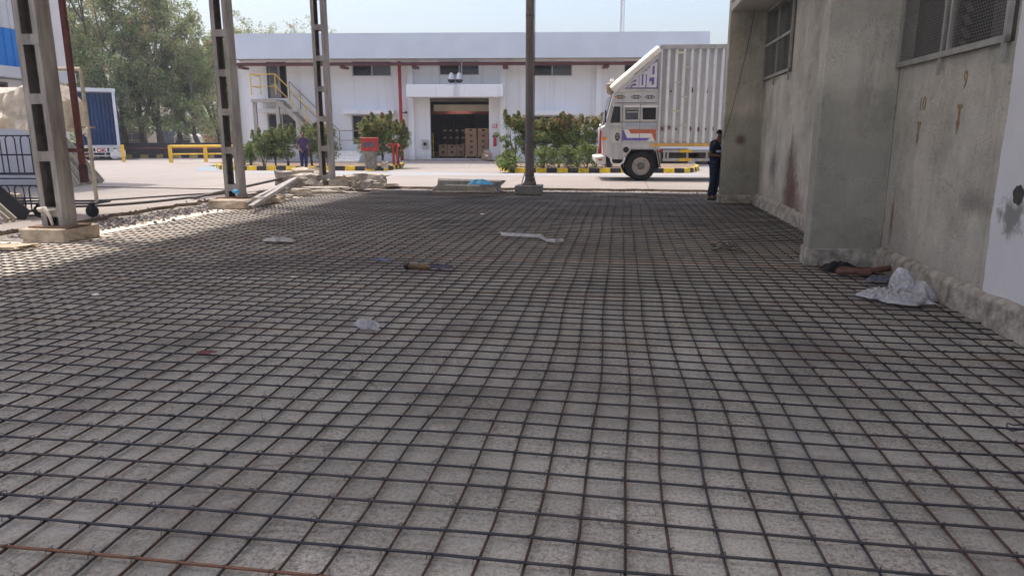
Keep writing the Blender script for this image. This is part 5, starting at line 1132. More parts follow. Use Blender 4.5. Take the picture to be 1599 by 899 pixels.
long_beam((383, 316), (457, 279), .16, .38, .10, .05, 'middle grey steel channel lying slantwise up onto the rubble heap', CHN)
long_beam((300, 308), (438, 278), .14, .36, .10, .05, 'rear thin steel channel running from the rubble towards the middle post', POSTD)
def hose(pix, r_, label, m_=BLACK):
    pts = [G(x, y, RZ + r_) for x, y in pix]; out = []
    for i in range(len(pts) - 1):
        p0, p1, p2, p3 = pts[max(i - 1, 0)], pts[i], pts[i + 1], pts[min(i + 2, len(pts) - 1)]
        for t in (0, .2, .4, .6, .8): out.append(.5 * ((2 * p1) + (p2 - p0) * t + (2 * p0 - 5 * p1 + 4 * p2 - p3) * t * t + (3 * p1 - p0 - 3 * p2 + p3) * t ** 3))
    out.append(pts[-1]); o = M(); o.tube(out, r_, 6); return tag(o.build('rubber_hose', m_, smooth=True), label, 'hose', 'hoses lying on the road')
HOSE = mat('grey_hose', (.10, .095, .09), .7, 0, .2, 5)
hose([(110, 313.5), (160, 312.5), (230, 308), (300, 303.5), (352, 299.5), (395, 288), (430, 281)], .022, 'upper of the two long curved hoses on the road', HOSE)
hose([(112, 322), (170, 320), (240, 314.5), (310, 306.5), (352, 301.5)], .03, 'lower of the two long curved hoses on the road', HOSE)
hose([(150, 292), (230, 293), (300, 294.5), (360, 295.5)], .014, 'thin straight hose highest on the sunlit road behind the middle post', HOSE)
o = rock(77, 1.7, .75, .36, 3, .16).build('concrete_slab', CHUNK, bevel=.01); place(tag(o, 'rough flat concrete block at the far edge with a blue plastic bag on it', 'concrete block'), G(735, 300.5, 0), -TH)
place(crumple('blue_bag', BLUEBAG, .32, .18, .2, 12, 14, label='crumpled blue plastic bag on the rough concrete block', cat='plastic bag'), G(750, 288, .33))
pl = M(); pl.box(-.45, .45, -.12, .12, 0, .03); place(tag(pl.build('plank', WOOD), 'short brown board lying on the rough concrete block', 'board'), G(722, 291, .32), -.2)
pr = crumple('blue_rag', BLUEBAG, .09, .05, .07, 15, 12, label='pale blue rag stuck in the middle lattice post', cat='rag'); place(pr, S2W(-8.66, 15.02, .36)); pr.rotation_euler = (R(70), 0, 0)
st = M(); st.tube([(-.17, -.2, .5), (-.05, -.21, .52), (.02, -.2, .40), (.06, -.22, .26)], [.03, .035, .03, .02], 6); st.tube([(-.17, -.19, .47), (.12, -.185, .5)], .018, 5)
place(tag(st.build('cloth_strap', mat('cream_cloth', (.6, .55, .47), .9, 0, .15, 10), smooth=True), 'cream cloth strip tied round the foot of the nearest lattice post', 'cloth'), S2W(-8.64, 9.78), -TH)

# ------------------------------------------------------------------ litter on the mat
ZM = .036
bg = crumple('', BAG, .36, .24, .14, 21, 40, rag=.7, raw=True)
def puff(m, c, r0, hgt, seed, lean, n=28, k=16):
    vs = []; fs = []
    for j in range(k + 1):
        t = j / k; rad = r0 * (math.cos(t * 1.45) ** .8 + .10)
        for i in range(n):
            an = i * 2 * math.pi / n; f_ = 1 + .30 * noise.noise(Vector((math.cos(an) * 1.8, math.sin(an) * 1.8, t * 1.6 + seed))) + .16 * (1 - 2 * abs(noise.noise(Vector((math.cos(an) * 3.5, math.sin(an) * 3.5, t * .8 + seed * 2)))))
            vs.append((c[0] + math.cos(an) * rad * f_ + lean[0] * t, c[1] + math.sin(an) * rad * f_ * .75 + lean[1] * t, c[2] + hgt * t * (1 + .08 * noise.noise(Vector((an, seed, 0))))))
    for j in range(k):
        for i in range(n): fs.append((j * n + i, j * n + (i + 1) % n, (j + 1) * n + (i + 1) % n, (j + 1) * n + i))
    fs.append(tuple(k * n + i for i in range(n))); m.add(vs, fs)
puff(bg, (.10, .10, 0), .12, .29, 3.1, (-.03, .03)); puff(bg, (.25, .08, 0), .12, .17, 5.7, (.0, .05)); puff(bg, (.12, -.10, 0), .13, .09, 8.3, (.03, -.03))
place(tag(bg.build('plastic_bag', BAG, smooth=True), 'big crumpled white plastic bag by the plinth of the grey wall', 'plastic bag'), G(1392, 466, ZM), R(-25))
place(crumple('plastic_bag', CLEAR, .15, .085, .075, 22, 22, rag=.8, label='clear crumpled plastic bag in the middle of the rebar mat', cat='plastic bag'), G(573, 510, ZM), R(-25))
place(crumple('plastic_bag', BAG, .22, .11, .08, 23, 22, rag=.8, label='small white plastic bag on the mat near the sunlit strip', cat='plastic bag'), G(436, 376, ZM), R(-10))
sp_ = M(); cl = [G(x, y, ZM + .012) for x, y in ((781, 365), (800, 367.5), (822, 368), (842, 369), (853, 375), (866, 377), (879, 375.5))]; ws_ = [.07, .05, .04, .08, .07, .03, .07]
vs = []
for i, (c, w_) in enumerate(zip(cl, ws_)): vs += [c + Vector((0, -w_, -.008)), c + Vector((.02, -w_ * .3, .03 * (i % 2) + .012)), c + Vector((-.02, w_ * .5, .028)), c + Vector((0, w_ * 1.2, -.006))]
sp_.add(vs, [(i * 4 + k, i * 4 + k + 4, i * 4 + k + 5, i * 4 + k + 1) for i in range(6) for k in range(3)]); tag(sp_.build('plastic_strip', BAG), 'long twisted white plastic strip lying on the far part of the mat', 'plastic strip')
t = thing('glass_bottle', 'brown wrapped bottle with a dark cap lying on the mat', 'bottle', G(655, 417, ZM + .036), R(-22)); BRN = mat('brown_wrap', (.13, .08, .035), .5, 0, .3, 8); ORB = mat('dark_cloth_bit', (.07, .07, .10), .9, 0, .3, 12)
m = M(); m.lathe([(.025, -.14), (.04, -.12), (.036, .02), (.04, .08), (.022, .12), (.016, .16)], (0, 0, .005), 'x', 14); m.build('bottle', BRN, t, smooth=True); m = M(); m.lathe([(.035, -.2), (.042, -.15), (.035, -.141)], (0, 0, .005), 'x', 12); m.build('cap', BLACK, t)
place(crumple('rag', ORB, .2, .07, .07, 31, 14, label='dark blue rag lying right beside the brown bottle on the mat', cat='rag'), G(685, 418, ZM), R(-20))
place(crumple('rag', mat('faded_blue', (.16, .2, .3), .8, 0, .2, 9), .14, .04, .03, 32, 10, label='faded blue scrap left of the brown bottle on the mat', cat='rag'), G(596, 406, ZM), R(-10))
m = M(); rr = random.Random(8)
for k in range(5):
    c = Vector((rr.uniform(-.02, .02), rr.uniform(-.02, .02), 0)); r_ = rr.uniform(.17, .22); m.tube([c + Vector((math.cos(i * .3142) * r_, math.sin(i * .3142) * r_, .02 + k * .014 + .015 * math.sin(i + k))) for i in range(21)], .005, 5)
place(tag(m.build('wire_coil', POSTD), 'small coil of dark wire on the mat near the far wall', 'wire coil'), G(1131, 390, ZM))
m = M(); m.tube([(math.cos(i * .4) * .07, math.sin(i * .4) * .055, .01 + .01 * math.sin(i * 1.3)) for i in range(15)], .004, 5); place(tag(m.build('wire_loop', BLACK), 'small loop of black wire at the right edge of the mat', 'wire'), G(1594, 670, ZM))
for (x, y, a, lb) in ((150, 461, .035, 'tiny white paper scrap on the left of the mat'), (458, 433, .03, 'tiny pale paper scrap left of the middle of the mat'), (753, 335, .05, 'small pale paper scrap far out on the mat')):
    place(crumple('paper_scrap', PAPER, a, a * .7, a * .6, int(x), 8, label=lb, cat='paper'), G(x, y, ZM))
place(crumple('red_scrap', mat('red_scrap', (.13, .05, .05), .8, 0, .2, 9), .07, .04, .02, 41, 10, label='small dark red scrap left of the middle of the mat', cat='scrap'), G(322, 551, ZM))
place(crumple('rag', BLACK, .22, .1, .12, 51, 14, label='black rag heaped against the foot of the near fin', cat='rag'), G(1310, 419, ZM), R(5))
BRK = mat('brick_red', (.16, .08, .062), .9, 0, .25, 9, .4, 30)
m = M(); K = 18; ring = [(math.cos(i * 2 * math.pi / K) * .17, math.sin(i * 2 * math.pi / K) * .075, .04 + .012 * math.cos(i)) for i in range(K + 1)]; m.tube(ring, .035, 8); place(tag(m.build('pipe_ring', BRK, smooth=True), 'brick red broken ring lying at the foot of the near fin', 'broken ring'), G(1333, 429, ZM), R(-5))
m = M(); m.tube([(-.17, -.05, .04), (0, 0, .055), (.17, .07, .07)], [.03, .04, .035], 8); place(tag(m.build('pipe_piece', BRK, smooth=True), 'brick red bent pipe piece between the broken ring and the white bag', 'pipe piece'), G(1375, 428, ZM), R(-5))
place(crumple('rag', mat('grey_blue_cloth', (.14, .15, .2), .9, 0, .3, 9), .15, .08, .07, 55, 12, label='grey blue rag tucked behind the white bag by the wall', cat='rag'), G(1372, 438, ZM), R(10))

# ------------------------------------------------------------------ left side: clad building, trolley, boards
lb_ = thing('clad_building', 'light clad building with a blue band at the left edge', 'building', (0, 0, 0), -TH)
LA, LBK = -18.2, 21.5
m = M(); m.box(-34, LA, -6, LBK, 0, 3.25); m.build('wall', mat('white_render', (.72, .73, .76), .8, 0, .08, 1, col2=(.6, .61, .65)), lb_)
def cladding(z0, z1, m_, name):
    mm = M(); b = -6.0; pr = []
    while b < LBK: pr += [(LA + .25, b), (LA + .25, b + .16), (LA + .21, b + .19), (LA + .21, b + .25)]; b += .28
    pr.append((LA + .25, LBK)); n__ = len(pr); mm.add([(p[0], p[1], z0) for p in pr] + [(p[0], p[1], z1) for p in pr], [(i, i + 1, n__ + i + 1, n__ + i) for i in range(n__ - 1)]); return mm.build(name, m_, lb_)
cladding(4.69, 9.2, CLAD, 'upper_cladding'); cladding(3.6, 4.68, BLUE, 'blue_band')
m = M(); m.box(-34, LA + .19, -6, LBK - .005, 3.61, 9.3); m.build('body', CLAD, lb_)
m = M(); m.box(LA + .2, LA + .42, LBK - .95, LBK + .06, 3.45, 9.25); m.build('corner_trim', PAPER, lb_)
m = M(); m.box(-34, LA + .5, -6, LBK + .02, 3.27, 3.58); m.build('ledge', CLAD, lb_)
m = M(); m.box(LA + .001, LA + .03, 17.6, 19.3, 2.35, 3.15); w_ = m.build('window', POSTD, lb_); m = M(); m.box(LA + .031, LA + .04, 17.7, 19.2, 2.42, 3.08); m.build('pane', GLASS, w_)

Y0 = 13.45; X1 = -7.93
tr_ = thing('cage_trolley', 'tall pipe framed cage trolley on casters behind the nearest post', 'trolley', (X1, Y0, RZ))
PIPEM = mat('dirty_cream_pipe', (.45, .40, .30), .6, .1, .3, 6); TBK = mat('black_rail_paint', (.03, .03, .045), .5, .1, .2, 6)
LT = 3.3; DT = .5
m = M()
for yy in (0, DT): m.tube([(0, yy, .26), (-LT, yy, .26)], .02, 6)
for xx in (0, -1.1, -2.2, -LT): m.tube([(xx, 0, .26), (xx, DT, .26)], .02, 6)
m.build('base_frame', TBK, tr_)
def zpx(px, py, y_): d = ray(px, py); s_ = (Y0 + y_) / d.y; return (d.x * s_ - X1, EYE + d.z * s_ - RZ)
ztop = zpx(132, 108, 0)[1]
m = M(); m.tube([(0.03, 0, .3), (.03, 0, ztop)], .035, 8); m.tube([(.03, 0, ztop), (-1.0, 0, ztop)], .035, 8)
m.tube([(-1.0, 0, .3), (-1.0, 0, ztop)], .028, 8); m.tube([(.03, 0, 1.15), (-1.0, 0, 1.15)], .02, 6); m.build('tall_frame', PIPEM, tr_)
for yy in (0, DT): m = M(); m.tube([(-LT, yy, .3), (-LT, yy, 2.6)], .03, 8); m.build('end_post', PIPEM, tr_)
m = M(); m.box(-LT, -.1, .02, DT - .02, 1.66, 1.69); m.build('shelf', WOOD, tr_)
def cage(xa, xb, z0, z1, n_, name):
    m = M(); m.tube([(xa, -.02, z0), (xb, -.02, z0)], .026, 6); m.tube([(xa, -.02, z1), (xb, -.02, z1)], .014, 6); m.tube([(xa, -.02, (z0 + z1) / 2), (xb, -.02, (z0 + z1) / 2)], .016, 6); m.tube([(xa, -.02, z0 - .09), (xb, -.02, z0 - .09)], .014, 6)
    for i in range(n_):
        x = xa + (xb - xa) * (i + .3) / n_; dx = (xb - xa) / n_ * .62; m.tube([(x, -.02, z0), (x, -.02, z1 - .06), (x + dx * .15, -.02, z1 - .015), (x + dx * .5, -.02, z1), (x + dx * .85, -.02, z1 - .015), (x + dx, -.02, z1 - .06), (x + dx, -.02, z0)], .012, 5)
    return m.build(name, TBK, tr_)
cage(-LT, -1.05, .82, 1.52, 8, 'upper_cage'); cage(-1.85, -1.02, .12, .60, 3, 'lower_cage')
for (xx, yy) in ((-.08, 0), (-1.08, 0), (-LT + .05, 0), (-1.08, DT), (-LT + .05, DT)):
    m = M(); m.lathe([(.06, -.03), (.115, -.025), (.115, .025), (.06, .03)], (xx, yy, .115), 'y', 18); c_ = m.build('caster', RUBBER, tr_)
    m = M(); m.box(xx - .03, xx + .03, yy - .05, yy - .036, .11, .28); m.box(xx - .03, xx + .03, yy + .036, yy + .05, .11, .28); m.box(xx - .05, xx + .05, yy - .05, yy + .05, .255, .275); m.build('fork', TBK, c_)
m = M(); m.tube([(.03, -.04, 1.62), (.02, -.06, 1.5), (-.05, -.05, 1.56), (.05, -.05, 1.66)], .02, 5); m.build('rag_tie', PAPER, tr_)
# plastic sheet over the load on the trolley
def tarp():
    vs = []; fs = []; NX, NY = 90, 46; L_ = 3.2
    (xr, zt), (_, zb) = zpx(127, 132, -.1), zpx(124, 203, -.1); xr -= .42
    for j in range(NY + 1):
        t = j / NY
        for i in range(NX + 1):
            x = xr - L_ * (1 - i / NX); s_ = t * 4 - 2
            top = zt + RZ * 0 - .12 * (1 - i / NX) + .10 * noise.noise(Vector((x * 1.7, 3, 1)))
            if i > NX - 5: top -= .05 * (i - NX + 5)
            if abs(s_) < .75: y = s_ / .75 * .36; z = top - .08 * (s_ / .75) ** 4
            else:
                dwn = (abs(s_) - .75) / 1.25; zbot = zb + .10 * noise.noise(Vector((x * 2.3, 8, 0))) - (.08 if i > NX - 10 else 0)
                y = math.copysign(.36 + .05 * dwn, s_); z = top - .08 - (top - .08 - zbot) * dwn
                fold = math.sin(x * 17 + 2.5 * noise.noise(Vector((x * 2, z, 5)))) * .09 + .22 * noise.noise(Vector((x * 5.5, z * 2.0, s_)))
                y += math.copysign(fold * (.4 + dwn), s_)
            z += .035 * noise.noise(Vector((x * 3, y * 4, 2))) + .02 * (1 - abs(noise.noise(Vector((x * 6, y * 6, z * 5))))); vs.append((x + .04 * noise.noise(Vector((z * 3, y * 3, x))), DT / 2 + y, z))
    for j in range(NY):
        for i in range(NX): a = j * (NX + 1) + i; fs.append((a, a + 1, a + NX + 2, a + NX + 1))
    e = [j * (NX + 1) + NX for j in range(NY + 1)]
    mid = NY // 2
    for j in range(NY // 2): fs.append((e[j], e[j + 1], e[NY - j - 1], e[NY - j]) if j + 1 < NY - j - 1 else (e[j], e[j + 1], e[NY - j]))
    mm = M(); mm.add(vs, fs); o = mm.build('plastic_sheet', TARP, smooth=False); return place(tag(o, 'cream plastic sheet draped over the load on top of the cage trolley', 'plastic sheet'), (X1, Y0, RZ))
tarp()
pk = M()
for i in range(5): pk.box(-3.5 + i * .6, -2.95 + i * .6, 0.0, .5, 1.7, 2.25 + .04 * math.sin(i * 2))
o = place(tag(pk.build('wrapped_load', mat('load_brown', (.42, .33, .22), .9, 0, .3, 3), bevel=.05), 'brown load showing through the plastic sheet on the trolley', 'load'), (X1, Y0, RZ))
# thin red pipe clamped beside the nearest post
d = ray(121, 245); b_ = S2W(-8.32, 10.02)
rp = thing('red_pipe', 'thin dark red vertical pipe clamped beside the nearest lattice post', 'pipe', (b_.x, b_.y, 0))
zl = 1.0; m = M(); m.tube([(0, 0, zl), (0, 0, 4), (0, 0, 8.8)], .05, 12); m.build('pipe', DARKRED, rp, smooth=True)
m = M(); m.lathe([(.05, zl - .12), (.062, zl - .1), (.062, zl + .14), (.05, zl + .16)], (0, 0, 0), 'z', 14); m.build('end_socket', mat('dark_socket', (.07, .03, .03), .6), rp)
for z in (1.35, 4.3): m = M(); m.box(-.16, .07, -.06, .06, z, z + .06); m.build('clamp', DARKRED, rp)
# boards leaning at the clad building corner
LBW = 'leaning boards by the clad building'
for i in range(7):
    x = 121 + i * 6.6; p = G(x, 291 - i * .9, RZ); q = p + Vector((-.95 - .05 * i, .25, 1.42 - .06 * (i % 3)))
    d = q - p; o = M(); o.bar((0, 0, 0), (d.length, 0, 0), .16 if i % 3 else .22, .03); o = o.build('board', WOOD if i % 2 else mat('pale_board', (.52, .47, .38), .85, 0, .2, 7), bevel=.004); o.location = p + Vector((0, 0, .02)); o.rotation_euler = d.to_track_quat('X', 'Y').to_euler()
    tag(o, f'{["first", "second", "third", "fourth", "fifth", "sixth", "last"][i]} from the left of the boards leaning behind the red pipe', 'board', LBW)
o = thing('trestle_rack', 'low timber trestle that carries the leaning boards', 'trestle', G(112, 287, RZ)); m = M(); m.box(-.9, .25, .35, .45, .75, .85)
m.build('beam', WOOD, o)
for xx in (-.8, .12): m = M(); m.bar((xx, .4, 0), (xx, .4, .75), .08, .08); m.build('leg', WOOD, o)
# stack of dark boards and a cream sack at the lower left
LBD = 'boards leaning at the left edge'
for i, (x, y, dx, hh, mm_, wd, lb) in enumerate(((41, 343, -.75, .62, BLACK, .34, 'black board leaning at the left edge of the photo'), (24, 347, -.7, .62, WOOD, .12, 'upper grey timber leaning left of the black board'), (13, 348, -.6, .5, WOOD, .12, 'middle grey timber leaning left of the black board'), (3, 350, -.5, .4, CHN, .14, 'lowest grey timber leaning left of the black board'))):
    p = G(x, y, RZ); q = p + Vector((dx, .12, hh)); d = q - p; o = M(); o.bar((0, 0, 0), (d.length, 0, 0), wd, .035); o = o.build('board', mm_, bevel=.004); o.location = p + Vector((0, 0, .03)); o.rotation_euler = d.to_track_quat('X', 'Y').to_euler(); tag(o, lb, 'board', LBD)
sk = rock(88, .5, .36, .38, 3, .22).build('sack', mat('cream_sack', (.55, .48, .37), .9, 0, .15, 6, .4, 20), bevel=.05, seg=2); place(tag(sk, 'cream sack slumped on the ground behind the leaning black board', 'sack'), G(12, 333, RZ))
o = rock(61, .7, .4, .05, 3, .3).build('sand_patch', mat('sand', (.42, .35, .25), 1, 0, .2, 9)); tag(place(o, G(4, 389, 0.008)), 'small patch of yellow sand beside the nearest plinth', 'sand')

# ------------------------------------------------------------------ far left: barriers, blue lorry, boundary, vehicles beyond
def guard(pa, pb, label, hgt, posts):
    a, b = G(*pa, RZ), G(*pb, RZ); t = thing('yellow_guardrail', label, 'guardrail', a); d = b - a
    m = M(); m.tube([(0, 0, hgt), (d.x, d.y, hgt)], .075, 8); m.build('top_rail', YEL, t); m = M(); m.tube([(0, 0, hgt * .52), (d.x, d.y, hgt * .52)], .04, 8); m.build('lower_rail', YEL, t)
    for f_ in posts: m = M(); m.box(d.x * f_ - .08, d.x * f_ + .08, d.y * f_ - .08, d.y * f_ + .08, 0, hgt + .06); m.build('post', YEL, t)
guard((267.5, 254), (385, 252.5), 'yellow pipe guardrail on the road in front of the trees', .92, (0, .455, .9))
m = M(); p = G(193.5, 253, RZ); m.box(-.07, .07, -.07, .07, 0, .98); m.box(-.085, .085, -.085, .085, .98, 1.0); place(tag(m.build('yellow_bollard', YEL), 'short yellow post just right of the blue truck', 'bollard'), p)
BT = Frame(G(158, 250, RZ), R(-31)); bt = thing('curtain_truck', 'blue panelled truck seen from the back behind the leaning boards', 'truck', Vector((BT.o.x, BT.o.y, 0)), -BT.ang)
u0, zt = BT.pt(108, 137); u1, _ = BT.pt(190.5, 250); zb = BT.pt(160, 227)[1]; zt = BT.pt(160, 141)[1]
m = M(); m.box(u0, u0 + .06, .29, 6.5, zb, zt - .1); m.box(u1 - .06, u1, .29, 6.5, zb, zt - .1); m.box(u0 + .06, u1 - .06, 6.4, 6.5, zb, zt - .1); m.box(u0 + .06, u1 - .06, .3, 6.4, zb, zb + .05); m.build('body', BLUED, bt); m = M(); b = u0 + .1
while b < u1 - .1: m.add([(b, 1.545, zb), (b + .05, 1.46, zb), (b + .13, 1.46, zb), (b + .22, 1.545, zb), (b, 1.545, zt - .12), (b + .05, 1.46, zt - .12), (b + .13, 1.46, zt - .12), (b + .22, 1.545, zt - .12)], [(0, 1, 5, 4), (1, 2, 6, 5), (2, 3, 7, 6)]); b += .22
m.build('ribbed_panel', BLUED, bt)
m = M(); m.box(u0 - .05, u1 + .05, -.05, 6.6, zt - .1, zt + .12); m.build('roof', CLAD, bt); 
for x in (u0, u1 - .16): m = M(); m.box(x, x + .16, -.02, .28, zb, zt - .101); m.build('side_frame', CLAD, bt)
m = M(); m.box(u0, u1, -.05, .34, zb - .14, zb - .001); m.build('floor_sill', ALU, bt)
xa, z1 = BT.pt(148.5, 231.5); xb, z0 = BT.pt(168, 238.5); m = M(); m.box(xa, xb, -.1, -.06, z0, z1); pl_ = m.build('warning_plate', PAPER, bt); tx = moved(text('OK', .36, .005, 1.0, bold=.012), ((xa + xb) / 2, -.107, (z0 + z1) / 2)); tx.build('lettering', RED, pl_)
m = M(); xa, z1 = BT.pt(124, 229.5); xb, z0 = BT.pt(143, 246)
for z in (z1 - .05, (z0 + z1) / 2, z0 + .1): m.box(xa, u1 - .1, -.08, -.03, z - .04, z + .04)
for k_ in range(4): x = xa + (u1 - .2 - xa) * k_ / 3; m.box(x - .04, x + .04, -.085, -.028, z0, z1)
m.build('bumper_frame', ALU, bt)
m = M(); xa, z1 = BT.pt(171, 232); xb, z0 = BT.pt(197, 249); m.box(xa, xb, -.45, -.1, z0 + .1, z1 - .05); m.build('rear_bumper', PAPER, bt, bevel=.12, seg=3)
for x in (173.5, 186): u, z = BT.pt(x, 234); m = M(); m.lathe([(.02, -.52), (.13, -.5), (.14, -.44)], (u, 0, z), 'y', 14); m.build('lamp', ALU, bt)
xa, z1 = BT.pt(174, 243.5); xb, z0 = BT.pt(184, 247.5); m = M(); m.box(xa, xb, -.48, -.455, z0, z1); m.build('number_plate', ALU, bt)
m = M(); m.box(u0 + .4, u1 - .1, .4, 6, RZ + .35, zb - .15); m.build('chassis', BLACK, bt)
for u in (u0 + .5, u1 - .55):
    for v in (1.2, 5.2): m = M(); m.lathe([(.3, -.14), (.48, -.12), (.48, .12), (.3, .14)], (u, v, RZ + .48), 'x', 24); m.build('wheel', RUBBER, bt)
# boundary wall, painted kerb, red pipe
YB = 50.0; m = M(); wallz = 1.12
m.box(-60, -14.5, 0, .25, 0, wallz); o = place(tag(m.build('boundary_wall', DARKWALL), 'long low dark boundary wall under the trees', 'wall'), (0, YB, 0))
m = M()
for i in range(80): x = -60 + i * .57; m.box(x, x + .57, -.3, -.02, 0, RZ + .24, i % 2)
struct(place(m.build('kerb', [mat('old_kerb_yellow', (.48, .36, .12), .85, 0, .25, 4), KBLK]), (0, YB, 0)))
m = M(); m.tube([(-28, 0, .72), (-19.7, 0, .72)], .1, 8); m.tube([(-19.7, 0, .72), (-19.2, 0, .72), (-19.0, 0, .45)], .13, 8)
for x in (-27, -24, -21): m.box(x - .05, x + .05, -.04, .04, RZ, .62)
place(tag(m.build('ground_pipe', DARKRED), 'dark red pipe running low along the boundary wall', 'pipe'), (0, YB - .6, 0))
def coach(px0, px1, ytop, ybot, Y, label, bm_, stripe, name='parked_bus', cat='bus', L_=2.5):
    def q(px, py): d = ray(px, py); s_ = Y / d.y; return d.x * s_, EYE + d.z * s_
    (x0, z1), (x1, z0) = q(px0, ytop), q(px1, ybot); t = thing(name, label, cat, (x0, Y, 0)); wd = x1 - x0
    m = M(); m.prism([(0, .45), (wd, .45), (wd, z1 - .25), (wd - .2, z1), (.2, z1), (0, z1 - .25)], 0, L_); m.build('body', bm_, t, bevel=.06, seg=2)
    m = M(); n_ = max(2, int(wd / .9))
    for i in range(n_): m.box(.15 + i * (wd - .2) / n_, .05 + (i + 1) * (wd - .2) / n_, -.012, -.002, z1 - .95, z1 - .5)
    m.build('window_band', GLASS2, t); m = M(); m.box(.02, wd - .02, -.02, -.001, z1 - 1.12, z1 - 1.02); m.box(.1, wd - .1, -.02, -.001, z1 - .42, z1 - .36); m.build('stripe', stripe, t)
    for xx in (.7, wd - .7): m = M(); m.lathe([(.25, -.05), (.45, -.03), (.45, .2), (.25, .22)], (xx, 0, .45), 'y', 18); m.build('wheel', RUBBER, t)
coach(180, 233, 199, 240, 56, 'cream bus with brown stripes beyond the boundary wall', mat('bus_cream', (.66, .58, .5), .5, 0, .1, 2), mat('bus_brown', (.2, .1, .1), .5))
coach(270, 302, 209, 245, 58, 'white van beyond the boundary wall between the tree trunks', PAPER, SEAM, 'parked_van', 'van', 2.0)
coach(246, 276, 204, 245, 64, 'dark blue truck body beyond the boundary wall', mat('dark_blue_body', (.03, .05, .12), .5, 0, .2, 2), SEAM, 'parked_truck', 'truck', 3)
d0 = ray(318, 208); X_ = d0.x * 66 / d0.y; o = thing('brick_shed', 'low red brown shed beyond the trees', 'shed', (X_, 66, 0)); m = M(); m.box(0, 6, 0, 4, 0, 1.6); m.build('wall', mat('shed_brown', (.36, .22, .17), .9, 0, .2, 1), o); m = M(); m.prism([(-.3, 1.6), (6.3, 1.6), (6.3, 1.75), (3, 2.3), (-.3, 1.75)], -.3, 4.3); m.build('roof', mat('shed_roof_tin', (.5, .37, .3), .7, 0, .2, 1), o)

# ------------------------------------------------------------------ trees
TL = [leaf_material('tree_leaf_dark', (0.126, 0.179, 0.084), (0.189, 0.252, 0.126)), leaf_material('tree_leaf', (0.238, 0.324, 0.140), (0.346, 0.410, 0.184)), leaf_material('tree_leaf_light', (0.342, 0.396, 0.172), (0.450, 0.468, 0.216)), leaf_material('tree_leaf_brown', (0.429, 0.341, 0.195), (0.527, 0.410, 0.254))]
def tree(px, Y, h, wid, seed, label, tone=(.30, .72, .96), n=9500, lean=0.0, trunk_h=.2, base_z=0.0):
    d = ray(px, 240); base = Vector((d.x * Y / d.y, Y, base_z)); t = thing('broadleaf_tree', label, 'tree', base, 0, 'trees behind the boundary wall'); rr = random.Random(seed)
    m = M(); cs = []; K = rr.choice((2, 3, 3))
    th_ = h * trunk_h; r0 = .02 * h + .05
    m.tube([(0, 0, -.2), (.05, 0, th_ * .5), (lean * .3, 0, th_)], [r0 * 1.25, r0, r0 * .85], 8)
    def limb(p, dirv, L_, r_, lvl):
        pts = [p]; q_ = p.copy(); dv = dirv.copy(); n__ = 5
        for i in range(n__): dv = (dv + Vector((rr.uniform(-.25, .25), rr.uniform(-.25, .25), rr.uniform(-.02, .2)))).normalized(); q_ = q_ + dv * (L_ / n__); pts.append(q_.copy())
        m.tube(pts, [r_ * (1 - .8 * i / n__) for i in range(n__ + 1)], 6 if lvl < 2 else 4, cap=False)
        if lvl >= 1:
            for i in range(1 if lvl == 2 else 2, n__ + 1): cs.append((*(pts[i] + Vector((rr.uniform(-.3, .3), rr.uniform(-.3, .3), rr.uniform(-.2, .3)))), rr.uniform(.35, .8) * (h / 11)))
        if lvl < 2:
            for k in range(rr.choice((4, 5)) if lvl == 0 else 3):
                i = rr.randint(1, n__); an = rr.uniform(0, 6.28); nd = (dv * rr.uniform(.5, .9) + Vector((math.cos(an), math.sin(an), rr.uniform(-.1, .5))) * .75).normalized(); limb(pts[i], nd, L_ * rr.uniform(.38, .6), r_ * .45, lvl + 1)
    for k in range(K):
        an = k * 6.28 / K + rr.uniform(-.5, .5); sp_r = wid / h * .62; limb(Vector((lean * .3, 0, th_)), Vector((math.cos(an) * sp_r + lean * .1, math.sin(an) * sp_r, 1)).normalized(), (h - th_) * rr.uniform(.78, .95), r0 * .6, 0)
    for i in range(26): an = rr.uniform(0, 6.28); r_ = wid * .55 * rr.random() ** .5; cs.append((math.cos(an) * r_, math.sin(an) * r_, h * rr.uniform(.2, .55), rr.uniform(.4, .8)))
    m.build('trunk', BARK, t)
    V, Fc, idx, Pp, g = leaves(cs, max(4, int(n * 2.1) // len(cs)), .6, .22, 4, seed, aspect=.36, flat=-.3, hang=.15)
    zz = np.clip(Pp[:, 2] / h, 0, 1); r_ = g.random(len(Fc)); cl = g.random(len(cs))[idx]
    mi = np.where(r_ < tone[0], 0, np.where(r_ < tone[1], 1, np.where(r_ < tone[2], 2, 3))); mi = np.where((cl < .14) & (g.random(len(Fc)) < .6), 3, mi); mi = np.where((cl > .72) & (g.random(len(Fc)) < .5), 2, mi)
    quads('crown', V, Fc, mi, TL, t); return t
tree(98, 53, 12.5, 4.5, 1, 'tall bright green tree behind the trolley frame, leftmost in the row', (.2, .62, .98))
tree(128, 54, 12.8, 4.6, 2, 'tall bright green tree just right of the thin red pipe', (.2, .62, .98), 11000)
tree(158, 53, 9.5, 4.2, 3, 'mid height tree behind the blue truck', (.3, .75, .98))
tree(196, 54, 12.2, 4.8, 4, 'tallest tree right of the blue truck with an open feathery top', (.3, .75, .97), 11000)
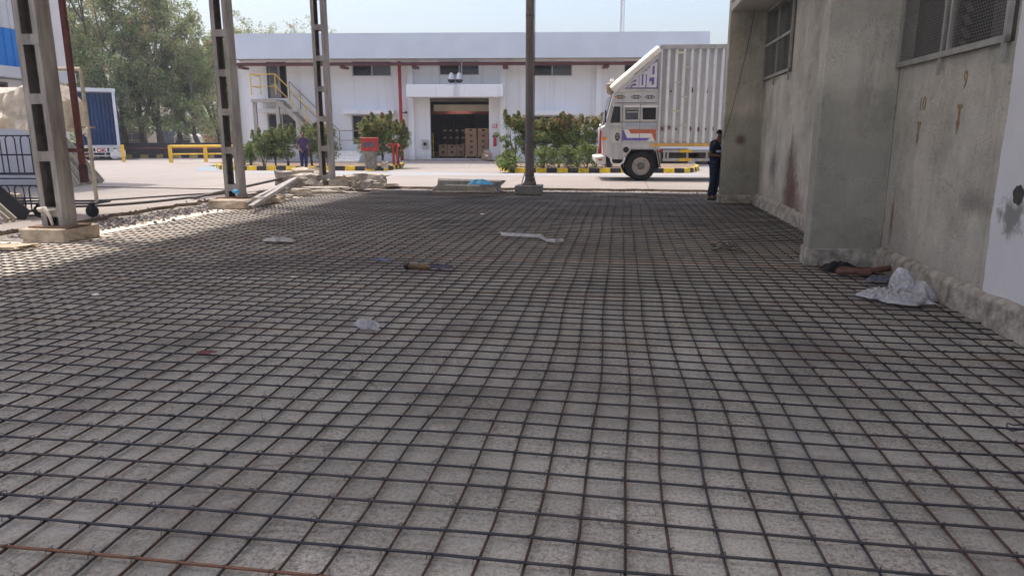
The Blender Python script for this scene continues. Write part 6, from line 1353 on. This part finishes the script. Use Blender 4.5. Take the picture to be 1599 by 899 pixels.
tree(225, 53, 9.2, 4.0, 5, 'dark dense tree above the cream bus', (.4, .85, .98))
tree(252, 52.5, 10.6, 5.0, 6, 'brownish tree on a thick trunk in the middle of the row', (.25, .6, .72), 10000)
tree(283, 54, 9.0, 4.6, 7, 'brown tinged feathery tree above the white van', (.25, .6, .75), 9500)
tree(312, 52.5, 7.9, 4.6, 8, 'tree with several slanting trunks left of the middle post', (.25, .68, .9), 9500, lean=-.8)
tree(345, 55, 7.4, 4.2, 9, 'green tree behind the middle lattice post', (.25, .68, .92))
tree(372, 58, 7.2, 4.0, 10, 'tree at the corner of the white warehouse, rightmost of the row', (.25, .68, .92), 7000)
tree(60, 56, 10.5, 4.5, 11, 'tree mostly hidden behind the clad building', (.3, .7, .95), 5000)
for (x, hh, s_, lb) in ((385, 10.9, 21, 'far tree tip showing over the left end of the warehouse roof'), (408, 10.5, 22, 'small far tree tip over the warehouse roof beside the first'), (470, 10.8, 23, 'far tree tip over the warehouse roof left of the farthest post')):
    tree(x, 76, hh, 3.0, s_, lb, (.4, .8, .95), 3500)
# far-off greenery that closes the gaps under the crowns
g = np.random.default_rng(5); cs = [(x, g.uniform(70, 84), g.uniform(.3, 4.2), g.uniform(.9, 1.7)) for x in np.linspace(-62, -20, 90)]
V, Fc, idx, Pp, g2 = leaves(cs, 130, 1.2, .5, 4, 9, aspect=.5); o = quads('distant_foliage', V, Fc, g2.integers(0, 3, len(Fc)), TL); tag(o, kind='stuff')

# ------------------------------------------------------------------ dusty air
HAZE = bpy.data.materials.new('dusty_air'); HAZE.use_nodes = True; hn = HAZE.node_tree; hn.nodes.remove(hn.nodes['Principled BSDF'])
hv = hn.nodes.new('ShaderNodeVolumePrincipled'); hv.inputs['Density'].default_value = 0.0011; hv.inputs['Color'].default_value = (.92, .95, 1, 1); hv.inputs['Anisotropy'].default_value = 0.2
hn.links.new(hv.outputs[0], hn.nodes['Material Output'].inputs['Volume'])
m = M(); m.box(-250, 250, -130, 270, -1.1, 16.5); tag(m.build('haze', HAZE), kind='stuff')
